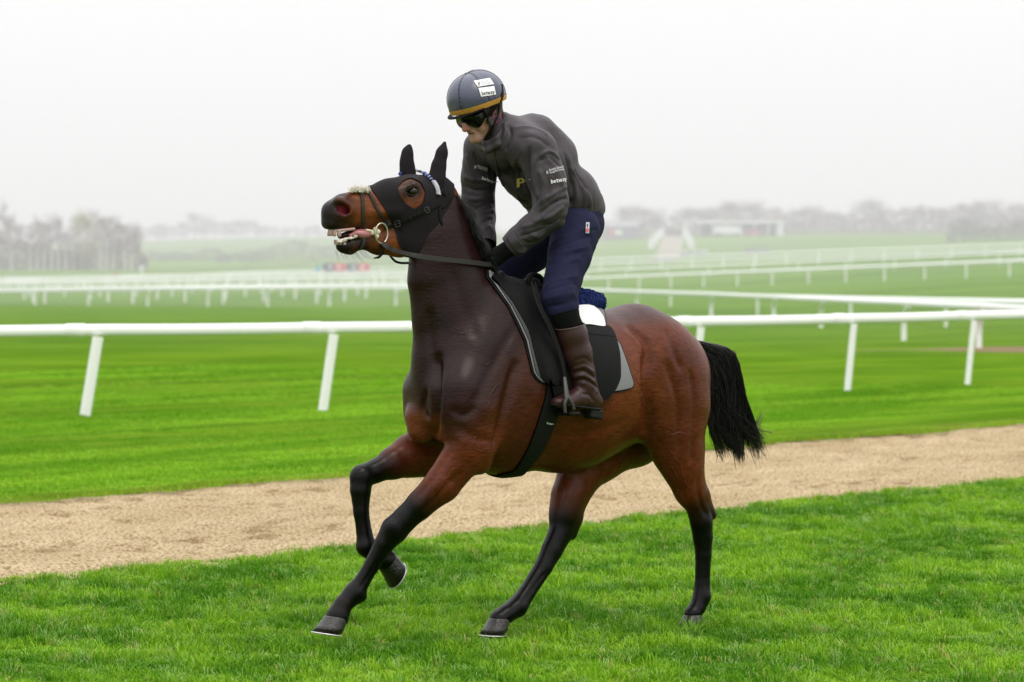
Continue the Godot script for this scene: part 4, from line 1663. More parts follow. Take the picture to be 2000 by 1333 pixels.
func build_skull() -> void:
	var b := skull
	b.lat = head_side
	b.blend = 0.03
	b.limb([[hh(848, 372), 0.07, 1.0], [hh(800, 386), 0.092, 0.98], [hh(762, 394), 0.092, 0.86], [hh(715, 408), 0.085, 0.64], [hh(682, 417), 0.069, 0.7], [hh(660, 420), 0.062, 0.85]])
	b.limb([[hh(700, 385), 0.034, 0.9], [hh(668, 398), 0.034, 1.2], [hh(648, 412), 0.034, 1.4], [hh(644, 434), 0.032, 1.5]], 0.03)
	b.add(hh(641, 440), hh(668, 441), 0.017, 0.012, 2.4, 3.0, 0.02)
	for s in [1.0, -1.0]:
		b.add(hh(828, 428, 0.05 * s), hh(822, 462, 0.042 * s), 0.125, 0.105, 0.34, 0.34, 0.05)      # the jowl
		b.add(hh(806, 366, 0.066 * s), hh(784, 376, 0.058 * s), 0.034, 0.03, 0.9, 0.9, 0.03)     # over the eye
		b.add(hh(775, 412, 0.068 * s), hh(722, 416, 0.05 * s), 0.014, 0.008, 0.8, 0.8, 0.03)          # the facial crest
		b.add(hh(662, 398, 0.043 * s), hh(680, 411, 0.048 * s), 0.03, 0.026, 0.7, 0.7, 0.025)      # the nostril's wing
	# lower jaw, dropped open
	b.limb([[hh(825, 455), 0.1, 0.55], [hh(780, 470), 0.072, 0.55], [hh(738, 474), 0.052, 0.62], [hh(705, 472), 0.033, 0.85]], 0.02)
	b.limb([[hh(705, 473), 0.032, 0.85], [hh(684, 480), 0.035, 0.95], [hh(667, 481), 0.026, 1.1]], 0.012)
	b.add(hh(682, 488), hh(672, 487), 0.02, 0.018, 1.1, 1.1, 0.015)
	b.add(hh(800, 440), hh(730, 446), 0.07, 0.03, 0.6, 0.7, 0.02)      # the flesh of the cheek between the jaws
	# throat, running into the neck
	b.limb([[hh(845, 440), 0.1, 0.75], [hh(858, 485), 0.11, 0.7]], 0.05)
	b.add(hh(862, 395), hh(866, 440), 0.085, 0.11, 0.85, 0.7, 0.05)
	# the mouth, the nostrils and the sockets
	b.carve(hh(624, 462), hh(672, 458), 0.026, 0.02, 6.0, 0.012)
	b.carve(hh(672, 458), hh(712, 449), 0.02, 0.004, 6.0, 0.01)
	b.add(hh(706, 455), hh(664, 462), 0.03, 0.012, 0.7, 0.9, 0.006)      # the floor and roof of the mouth
	for s in [1.0, -1.0]:
		b.carve(hh(660, 402, 0.078 * s), hh(675, 411, 0.072 * s), 0.031, 0.027, 1.0, 0.008)
		b.carve(hh(667, 407, 0.05 * s), hh(688, 418, 0.035 * s), 0.018, 0.013, 1.0, 0.006)
		b.carve(hh(806, 374, 0.098 * s), hh(803, 375, 0.098 * s), 0.02, 0.02, 1.0, 0.008)

func dye_skull() -> void:
	var c := face
	c.fill(Color(0.19, 0.054, 0.016))
	var d := Color(0.008, 0.0065, 0.0065)
	c.dye(hh(840, 380), hh(790, 370), 0.1, 0.08, Color(0.06, 0.018, 0.01), 0.5, 0.8)
	c.dye(hh(850, 430), hh(860, 500), 0.13, 0.16, LIVER, 0.3)
	c.dye(hh(770, 440), hh(720, 440), 0.06, 0.04, Color(0.19, 0.054, 0.016), 0.6, 0.6)
	c.dye(hh(648, 395), hh(640, 450), 0.06, 0.075, d, 0.4)
	c.dye(hh(655, 418), hh(690, 444), 0.062, 0.035, d, 0.5)
	c.dye(hh(664, 405), hh(670, 410), 0.07, 0.066, d, 0.35, 0.97)
	c.dye(hh(700, 470), hh(660, 485), 0.045, 0.06, d, 0.5)
	c.dye(hh(735, 490), hh(700, 480), 0.04, 0.04, Color(0.025, 0.01, 0.008), 0.6, 0.7)
	c.dye(hh(668, 409, 0.038), hh(680, 414, 0.034), 0.028, 0.024, Color(0.17, 0.02, 0.03), 0.4)
	c.dye(hh(812, 362, 0.09), hh(790, 372, 0.09), 0.045, 0.04, Color(0.035, 0.013, 0.008), 0.6, 0.85)
	c.dye(hh(806, 374, 0.09), hh(800, 376, 0.09), 0.036, 0.034, d, 0.6, 0.9)
	c.dye(hh(812, 398, 0.09), hh(800, 396, 0.09), 0.03, 0.025, Color(0.12, 0.04, 0.02), 0.7, 0.7)
	c.dye(hh(690, 458), hh(662, 460), 0.022, 0.024, Color(0.035, 0.009, 0.01), 0.5, 0.9)
	c.dye(hh(712, 449, 0.05), hh(690, 446, 0.05), 0.012, 0.014, d, 0.5, 0.9)

# a vein: a low ridge of skin, coloured as the coat it runs through
func vein(line: Array, radii: Array) -> Surf:
	var s := Surf.new()
	for i in line.size():
		var p: Vector3 = line[i]
		var dir: Vector3 = (line[mini(i + 1, line.size() - 1)] - line[maxi(i - 1, 0)]).normalized()
		var n := trunk.slope(p)
		var w := dir.cross(n).normalized()
		var c := BAY
		var best := 1e9
		for k in coat.near(p, p, 0.012):
			var d := (coat.V[k] - p).length_squared()
			if d < best:
				best = d
				c = coat.C[k]
		for k in 5:
			var a := PI * (k - 2) / 4.0
			s.V.append(p + w * (sin(a) * radii[i] * 1.7) + n * (cos(a) * radii[i] * 0.9 - 0.0012))
			s.C.append(c)
	for i in line.size() - 1:
		for k in 4:
			var a := i * 5 + k
			s.I.append_array(PackedInt32Array([a, a + 1, a + 5, a + 1, a + 6, a + 5]))
	s.normals()
	if s.N[2].dot(trunk.slope(line[0])) < 0.0:
		for i in range(0, s.I.size(), 3):
			var k := s.I[i]
			s.I[i] = s.I[i + 1]
			s.I[i + 1] = k
		s.normals()
	return s

func hoof(o: Node3D, m: Material, iron: Material, cor: Vector3, toe: Vector3, down: Vector3, deep: float, rad: float, shade := 1.0) -> void:
	# cor: middle of the coronet; toe: the way it points; down: towards the sole
	down = down.normalized()
	toe = (toe - down * toe.dot(down)).normalized()
	var across := down.cross(toe).normalized()
	var s := Surf.new()
	var n := 28
	var rows := [[0.0, 0.86, 0.0, -0.012], [0.06, 0.95, 0.0, 0.0], [0.2, 0.97, 0.03, 0.0], [0.6, 1.08, 0.14, 0.0], [1.0, 1.2, 0.3, 0.0]]
	for r in rows:
		for k in n:
			var a := TAU * k / n
			var fx := cos(a)
			var heel := clampf(-fx, 0.0, 1.0)
			var p: Vector3 = cor + down * (deep * r[0] * (1.0 - 0.12 * heel)) + toe * (rad * r[1] * fx * (1.0 - 0.16 * heel) * 1.08 + deep * r[2] * 1.5) + across * (rad * r[1] * sin(a) * (1.0 - 0.2 * heel))
			p += down * (r[0] - 1.0) * deep * 0.45 * heel * -0.5
			s.V.append(p - horse_base)
			var tone := 0.5 + 0.5 * sin(a * 23.0) * sin(a * 7.0)
			var col := Color(0.026, 0.023, 0.022).lerp(Color(0.055, 0.045, 0.038), 0.6 * tone * r[0] + 0.2)
			if r[0] < 0.1:
				col = Color(0.03, 0.027, 0.026)
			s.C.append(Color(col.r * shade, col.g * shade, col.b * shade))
	for j in rows.size() - 1:
		for k in n:
			var a := j * n + k
			var b := j * n + (k + 1) % n
			s.I.append_array(PackedInt32Array([a, b, a + n, b, b + n, a + n]))
	s.V.append(cor + down * deep * 0.9 + toe * deep * 0.35 - horse_base)
	s.C.append(Color(0.03, 0.026, 0.022))
	var last := (rows.size() - 1) * n
	for k in n:
		s.I.append_array(PackedInt32Array([last + k, last + (k + 1) % n, s.V.size() - 1]))
	s.normals()
	if s.N[n * 2].dot(s.V[n * 2] - (cor - horse_base)) < 0.0:
		for i in range(0, s.I.size(), 3):
			var w := s.I[i]
			s.I[i] = s.I[i + 1]
			s.I[i + 1] = w
		s.normals()
	var h := put("hoof", s.mesh(), m, o)
	# the thin racing plate under its rim
	var t := st()
	var pts := []
	for k in 23:
		var a := lerpf(-2.5, 2.5, k / 22.0)
		var heel := clampf(-cos(a), 0.0, 1.0)
		pts.append(cor + down * (deep + 0.003) + toe * (rad * 1.17 * cos(a) * (1.0 - 0.16 * heel) * 1.08 + deep * 0.45) + across * (rad * 1.17 * sin(a) * (1.0 - 0.2 * heel)) - horse_base)
	tube(t, pts, [0.0045], 6, true, down, 0.9)
	put("horseshoe", done(t), iron, h)

func strands(s: SurfaceTool, paths: Array, thick: float, sides := 3) -> void:
	for p in paths:
		var radii := []
		for i in p.size():
			radii.append(thick * (1.0 - 0.75 * float(i) / (p.size() - 1)))
		tube(s, p, radii, sides, false)

func make_horse() -> Node3D:
	horse_base = hp(1060, 1222, 0.0)
	horse_base.y = 0.0
	build_trunk()
	build_skull()
	coat = trunk.surface(0.009)
	lap("trunk %d" % coat.V.size())
	coat.index()
	sculpt_trunk()
	coat.relax(2, 0.4)
	coat.normals()
	dye_trunk()
	face = skull.surface(0.0065)
	lap("skull %d" % face.V.size())
	face.index()
	dye_skull()
	var o := thing("horse", "bay racehorse in a black hood cantering left with its head up and mouth open", "horse", horse_base)
	var hide := tinted(0.44, 0.22)
	hide.albedo_texture = noise_tex(0.014, 512, 6, ramp([[0.2, Color(0.76, 0.745, 0.73)], [0.5, Color(0.92, 0.915, 0.91)], [0.78, Color(1, 1, 1)]]), 63)
	relief(hide, noise_tex(0.022, 512, 6, null, 61), 0.2, 6.0)
	hide.uv1_scale = Vector3(2.4, 5.5, 5.5)
	hide.clearcoat_enabled = true
	hide.clearcoat = 0.2
	hide.clearcoat_roughness = 0.27
	var body := Surf.new()
	body.join(coat)
	for v in vein_paths:
		body.join(vein(v[0], v[1]))
	body.join(face)
	# on the legs the hair lies downwards
	var down_hide: StandardMaterial3D = hide.duplicate()
	down_hide.uv1_scale = Vector3(6.0, 2.2, 6.0)
	var upper := PackedInt32Array()
	var lower := PackedInt32Array()
	for t in range(0, body.I.size(), 3):
		if body.V[body.I[t]].y < 0.71:
			lower.append_array(body.I.slice(t, t + 3))
		else:
			upper.append_array(body.I.slice(t, t + 3))
	body.I = upper
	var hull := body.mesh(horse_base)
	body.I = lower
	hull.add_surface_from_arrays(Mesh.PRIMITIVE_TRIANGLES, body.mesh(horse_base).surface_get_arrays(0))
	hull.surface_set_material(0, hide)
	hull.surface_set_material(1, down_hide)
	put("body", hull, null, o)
	# eyes
	var eye := paint(lin(0.01, 0.006, 0.004), 0.08, 0.35)
	eye.clearcoat_enabled = true
	eye.clearcoat = 0.35
	eye.clearcoat_roughness = 0.03
	for s in [1.0, -1.0]:
		var e := st()
		ball(e, hh(806, 374, 0.079 * s) - horse_base, Vector3.RIGHT * 0.0245, Vector3.UP * 0.0215, Vector3.BACK * 0.020, 20, 14)
		var ball_ := put("eye", done(e), eye, o)
		# lids, thick and dark
		for k in [1.0, -1.0]:
			var lid := st()
			var pts := []
			for i in 9:
				var a := PI * i / 8.0
				pts.append(hh(806 - 11.0 * cos(a), 374 - k * ((8.2 if k > 0.0 else 8.6) * sin(a)) + 1.5 * cos(a), (0.085 + 0.009 * sin(a)) * s) - horse_base)
			tube(lid, pts, [0.003, 0.004, 0.0046, 0.005, 0.005, 0.0048, 0.0042, 0.0035, 0.003], 8)
			put("eyelid", done(lid), paint(lin(0.014, 0.009, 0.008), 0.6, 0.2), o)
	# teeth, gums and tongue
	var ivory := paint(lin(0.34, 0.225, 0.19), 0.32)
	var gum := paint(lin(0.42, 0.27, 0.24), 0.3)
	var t := st()
	tube(t, smooth_path([hh(692, 447, 0.03), hh(668, 450, 0.034), hh(648, 451.5, 0.02), hh(644, 452, 0.0), hh(648, 451.5, -0.02), hh(668, 450, -0.034)], 4).map(func(p): return p - horse_base), [0.0065], 8)
	put("upper_gum", done(t), gum, o)
	for i in 8:
		var a := (i - 3.5) * 0.36
		var p := hh(671 - 28 * cos(a), 450.5 + 2.0 * (1.0 - cos(a)), 0.036 * sin(a)) - horse_base
		var turn := Vector3(-cos(a), 0, 0) + head_side * sin(a)
		t = st()
		tube(t, [p + Vector3(0, 0.004, 0), p + turn * 0.003 + Vector3(0, -0.01, 0), p + turn * 0.005 + Vector3(0, -0.02, 0), p + turn * 0.005 + Vector3(0, -0.024, 0)], [0.0062, 0.0066, 0.006, 0.004], 10, true, turn.cross(Vector3.UP), 1.35)
		put("upper_tooth", done(t), ivory, o)
		p = hh(680 - 26 * cos(a), 475.0, 0.03 * sin(a)) - horse_base
		t = st()
		tube(t, [p + Vector3(0.002, -0.008, 0), p + Vector3(0, 0.004, 0), p + Vector3(-0.003, 0.0135, 0)], [0.0056, 0.0058, 0.0042], 10, true, turn.cross(Vector3.UP), 1.3)
		put("lower_tooth", done(t), ivory, o)
	t = st()
	tube(t, smooth_path([hh(722, 458, 0.012), hh(706, 457, 0.02), hh(694, 456, 0.024), hh(682, 461, 0.02)], 5).map(func(p): return p - horse_base), [0.014, 0.016, 0.02, 0.022, 0.023, 0.023, 0.022, 0.02, 0.018, 0.016, 0.014, 0.011, 0.008], 12, true, head_side, 1.3)
	put("tongue", done(t), paint(lin(0.36, 0.14, 0.145), 0.25), o)
	var foam := tinted(0.35)
	var fb := Blob.new()
	fb.blend = 0.006
	for i in 72:
		var f := rng.randf()
		var p := hh(lerpf(658, 698, f), lerpf(473, 461, f) + rng.randf_range(-2, 3), rng.randf_range(0.028, 0.04)) if i < 72 else hh(lerpf(640, 688, f), lerpf(450, 446, f) + rng.randf_range(-1, 1.5), rng.randf_range(0.03, 0.042))
		fb.add(p, p + Vector3(rng.randf_range(-0.005, 0.005), 0, 0), rng.randf_range(0.0016, 0.0034), rng.randf_range(0.0014, 0.003))
	var fs := fb.surface(0.0022)
	fs.fill(Color(0.6, 0.53, 0.48))
	put("foam", fs.mesh(horse_base), foam, o)
	# hooves
	var horn := tinted(0.33, 0.5)
	horn.albedo_texture = noise_tex(0.03, 256, 5, ramp([[0.25, Color(0.4, 0.37, 0.34)], [0.5, Color(0.8, 0.77, 0.74)], [0.75, Color(1, 1, 1)]]), 64)
	relief(horn, noise_tex(0.03, 256, 5, null, 62), 0.3, 10.0)
	var iron := paint(lin(0.55, 0.54, 0.52), 0.35)
	iron.metallic = 0.6
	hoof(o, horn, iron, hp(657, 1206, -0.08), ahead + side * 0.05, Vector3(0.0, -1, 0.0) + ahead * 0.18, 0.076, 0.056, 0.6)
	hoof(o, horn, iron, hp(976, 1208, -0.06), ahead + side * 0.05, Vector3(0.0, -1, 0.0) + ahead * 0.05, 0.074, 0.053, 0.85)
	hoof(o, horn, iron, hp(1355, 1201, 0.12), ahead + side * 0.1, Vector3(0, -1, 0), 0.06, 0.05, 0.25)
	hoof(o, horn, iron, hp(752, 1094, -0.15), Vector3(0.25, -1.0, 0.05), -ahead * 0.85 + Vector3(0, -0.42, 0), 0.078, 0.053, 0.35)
	make_hair(o)
	return o

func make_hair(o: Node3D) -> void:
	var r := RandomNumberGenerator.new()
	r.seed = 12
	# the tail: a dock of skin, then hundreds of hairs that stream back and fall
	var paths := []
	var brown := []
	for i in 2600:
		var u := r.randfn() * 0.4
		var v := r.randfn() * 0.5
		var w := clampf(r.randf(), 0.0, 1.0)
		var root := hp(lerpf(1340, 1352, r.randf()), lerpf(664, 690, w), 0.022 * v)
		var arch := lerpf(0.0, 1.0, 1.0 - w)
		var spread := r.randfn()
		var reach := lerpf(1374, 1428, clampf(arch + 0.15 * spread, 0.0, 1.1))
		var p1 := hp(lerpf(1362, 1385, arch), lerpf(705, 672, arch) + 3 * u, 0.03 * v)
		var p2 := hp(reach, lerpf(745, 692, arch) + 6 * u, 0.05 * v)
		var p3 := hp(lerpf(1384, 1447, clampf(arch + 0.2 * spread, -0.1, 1.1)), lerpf(800, 765, arch), 0.06 * v)
		var p4 := hp(lerpf(1390, 1468, clampf(0.5 + 0.3 * spread + 0.25 * (arch - 0.5), -0.02, 1.08)), 835 + 8 * u, 0.07 * v)
		var cut := r.randf()
		var stray := 1.0 if r.randf() > 0.07 else 2.2
		var lock := floorf((0.5 + 0.28 * spread) * 6.0)
		var end := 872.0 + 16.0 * sin(lock * 2.4 + 1.0) + 26.0 * u
		var p5 := hp(lerpf(1404, 1480, clampf(0.5 + 0.3 * spread * stray, 0.0, 1.2)) + 5.0 * sin(lock * 1.7), end, 0.08 * v + 0.01 * sin(lock * 3.0))
		var path := smooth_path([root, p1, p2, p3, p4, p5], 3)
		if cut < 0.25:
			path.resize(int(path.size() * r.randf_range(0.6, 0.95)))
		var local := []
		var wave := r.randf() * TAU
		for e in path.size():
			var p: Vector3 = path[e]
			var f := float(e) / path.size()
			local.append(p + Vector3(sin(f * 7.0 + wave), 0.3 * cos(f * 6.0 + wave), cos(f * 5.0 + wave)) * (0.012 * f) - horse_base)
		if i % 11 == 0 and arch > 0.5:
			local.resize(9)
			brown.append(local)
		else:
			paths.append(local)
	# the wisps blown out behind
	for q in [[[1466, 838], [1478, 832], [1488, 802]], [[1466, 842], [1480, 838], [1491, 812]], [[1464, 836], [1480, 840], [1510, 845]], [[1462, 845], [1475, 835], [1481, 815]], [[1418, 690], [1432, 705], [1436, 735]], [[1410, 684], [1436, 690], [1434, 720]]]:
		for k in 5:
			var pts := []
			for e in q:
				pts.append(hp(e[0] + r.randfn() * 2.0, e[1] + r.randfn() * 2.0, r.randfn() * 0.01) - horse_base)
			brown.append(smooth_path(pts, 4))
	var s := st()
	strands(s, paths, 0.0024)
	var black := paint(lin(0.007, 0.006, 0.006), 0.42, 0.4)
	var tail := put("tail", done(s), black, o)
	s = st()
	strands(s, brown, 0.002)
	put("tail_brown_hair", done(s), paint(lin(0.06, 0.024, 0.016), 0.45), tail)
	# the mane, thrown over the crest by the wind
	paths = []
	for i in 700:
		var f := r.randf()
		var base := hp(lerpf(876, 948, f), lerpf(385, 535, pow(f, 0.92)), r.randfn() * 0.012)
		base.y -= 0.012
		var len_ := lerpf(1.0, 0.65, f) * r.randf_range(0.5, 1.1)
		var p1 := base + Vector3(0.036 * len_, 0.024 * len_ + r.randfn() * 0.008, r.randf_range(-0.02, 0.05) * len_)
		var p2 := base + Vector3(0.085 * len_, 0.014 * len_ - 0.016 * r.randf(), r.randf_range(-0.03, 0.09) * len_)
		var p3 := base + Vector3(0.122 * len_, -0.03 * len_ - 0.03 * r.randf(), r.randf_range(-0.04, 0.11) * len_)
		var local := []
		for p in smooth_path([base, p1, p2, p3], 3):
			local.append(p - horse_base)
		paths.append(local)
	s = st()
	strands(s, paths, 0.0016)
	var shine := paint(lin(0.006, 0.0055, 0.0055), 0.26, 0.6)
	put("mane", done(s), shine, o)
	# whiskers under the chin
	paths = []
	for i in 30:
		var f := r.randf()
		var root := hh(lerpf(655, 712, f), lerpf(490, 490, f), r.randf_range(-0.02, 0.03))
		var local := []
		for p in [root, root + Vector3(0.006 + 0.016 * f, -0.022, 0.004), root + Vector3(0.014 + 0.04 * f, -0.05 * r.randf_range(0.7, 1.1), 0.006)]:
			local.append(p - horse_base)
		paths.append(local)
	s = st()
	strands(s, paths, 0.0006)
	put("whiskers", done(s), black, o)

# ---------------------------------------------------------------- tack

var leather: StandardMaterial3D
var cloth_black: StandardMaterial3D
var steel: StandardMaterial3D
var brass: StandardMaterial3D

func grain(m: StandardMaterial3D, cm: float, per_metre: float) -> StandardMaterial3D:
	return relief(m, fabric_noise, cm, per_metre)

var fabric_noise: NoiseTexture2D
var flank_seen := PackedVector2Array()

# how far inside an outline, drawn on the near flank, each vertex of the coat lies; the off flank takes the mirrored outline
func flank_mask(c: Surf, ring: PackedVector2Array, grow := 0.0) -> PackedFloat32Array:
	var out := PackedFloat32Array()
	out.resize(c.V.size())
	out.fill(-50.0)
	var lo := Vector2.INF
	var hi := -Vector2.INF
	for p in ring:
		lo = lo.min(p)
		hi = hi.max(p)
	lo -= Vector2(14, 14)
	hi += Vector2(14, 14)
	if flank_seen.size() != c.V.size():
		flank_seen.resize(c.V.size())
		for i in c.V.size():
			var p := c.V[i]
			flank_seen[i] = seen(mirrored(p) if side_of(p) < 0.0 else p)
	for i in c.V.size():
		var q := flank_seen[i]
		if q.x > lo.x and q.x < hi.x and q.y > lo.y and q.y < hi.y:
			out[i] = within(q, ring) + grow
	return out

func even(n: int, lift: float) -> PackedFloat32Array:
	var a := PackedFloat32Array()
	a.resize(n)
	a.fill(lift)
	return a

# lift that swells away from the edge, so that the piece looks padded
func padded(mask: PackedFloat32Array, edge: float, full: float, px: float) -> PackedFloat32Array:
	var a := PackedFloat32Array()
	a.resize(mask.size())
	for i in mask.size():
		a[i] = lerpf(edge, full, smoothstep(0.0, px, mask[i]))
	return a

func flank_piece(o: Node3D, called: String, m: Material, corners: Array, edge: float, full: float, px := 6.0, grow := 0.0, steps := 3) -> MeshInstance3D:
	var mask := flank_mask(coat, rounded(corners, steps), grow)
	var s := coat.shell(mask, padded(mask, edge, full, px), -0.001)
	s.C = PackedColorArray()
	return put(called, s.mesh(horse_base), m, o)

func v2(a: Array) -> Array:
	return a.map(func(p): return Vector2(p[0], p[1]))

func on_head(px: float, py: float, off := 0.0) -> Vector3:
	var o := cam_frame.origin
	var dir := (at(px, py, 10.0) - o).normalized()
	return skull.hit(o + dir * 13.2, dir, off)

# a strap laid over the near side of the head
func head_strap(o: Node3D, called: String, m: Material, px: Array, half: float, off: float, thick := 0.004, steps := 5) -> MeshInstance3D:
	var pts := []
	var flat := []
	for q in px:
		flat.append(Vector3(q[0], q[1], 0))
	for q in smooth_path(flat, steps):
		pts.append(on_head(q.x, q.y, off))
	var outs := []
	for p in pts:
		outs.append(skull.slope(p))
	var local := []
	for p in pts:
		local.append(p - horse_base)
	var s := st()
	strap(s, local, outs, half, thick)
	return put(called, done(s), m, o)

func buckle(parent: Node3D, p: Vector3, along: Vector3, out: Vector3, size: float) -> void:
	var s := st()
	along = along.normalized()
	out = (out - along * out.dot(along)).normalized()
	var w := out.cross(along)
	var c := p - horse_base + out * 0.004
	var pts := []
	for k in 17:
		var a := TAU * k / 16.0
		pts.append(c + along * (size * clampf(1.3 * cos(a), -1, 1)) + w * (size * 1.15 * clampf(1.3 * sin(a), -1, 1)))
	tube(s, pts, [0.0018], 6, false)
	tube(s, [c - along * size, c + along * size], [0.0014], 5)
	put("buckle", done(s), steel, parent)

func make_hood() -> void:
	var nh := Vector3(sin(deg_to_rad(HEAD_YAW)), 0, cos(deg_to_rad(HEAD_YAW)))
	var mid := hh(800, 400, 0)
	var outer := rounded(v2([[722, 350], [723, 367], [738, 388], [752, 410], [763, 432], [772, 452], [778, 475], [788, 492], [806, 512], [830, 512], [837, 492], [842, 470], [851, 446], [863, 424], [876, 406], [886, 384], [880, 330], [800, 310], [740, 330]]), 3)
	var hole := rounded(v2([[777, 368], [787, 355], [802, 349], [820, 357], [830, 376], [824, 397], [810, 408], [794, 399], [782, 384]]), 3)
	# the hood also covers the poll, where the head runs into the neck
	var mask := PackedFloat32Array()
	mask.resize(face.V.size())
	for i in face.V.size():
		var p := face.V[i]
		var l := (p - mid).dot(nh)
		if l < 0.0:
			p -= nh * (2.0 * l)
		var q := seen(p)
		mask[i] = minf(within(q, outer), -within(q, hole))
	var o := thing("hood", "tight black cloth hood with ears over the horse's head and cheeks", "horse hood", horse_base)
	var cloth := paint(lin(0.013, 0.0105, 0.0125), 0.75, 0.2)
	cloth.rim_enabled = true
	cloth.rim = 0.3
	grain(cloth, 0.03, 22.0)
	var lift := PackedFloat32Array()
	lift.resize(mask.size())
	for i in mask.size():
		lift[i] = 0.0045 + 0.002 * exp(-pow(mask[i] - 2.0, 2.0) * 0.4)
	var s := face.shell(mask, lift, -0.001)
	s.C = PackedColorArray()
	put("cover", s.mesh(horse_base), cloth, o)
	# ears, each a pocket of the hood
	for e in 2:
		var b := Blob.new()
		b.blend = 0.035
		b.lat = Vector3(0.75, 0.0, 0.65).normalized() if e == 0 else Vector3(0.5, 0.1, 0.86).normalized()
		if e == 0:
			b.limb([[hh(800, 356, -0.045), 0.034, 0.9], [hh(796, 334, -0.05), 0.031, 0.8], [hh(794, 314, -0.05), 0.025, 0.75], [hh(796, 297, -0.05), 0.0185, 0.75], [hh(799.5, 286, -0.05), 0.008, 0.8]])
		else:
			b.limb([[hh(848, 376, 0.05), 0.042, 0.9], [hh(853, 350, 0.055), 0.034, 0.8], [hh(857, 324, 0.055), 0.027, 0.75], [hh(863, 299, 0.055), 0.0205, 0.75], [hh(868.5, 279, 0.055), 0.008, 0.8]])
		var ear := b.surface(0.005)
		put("ear_cover", ear.mesh(horse_base), cloth, o)

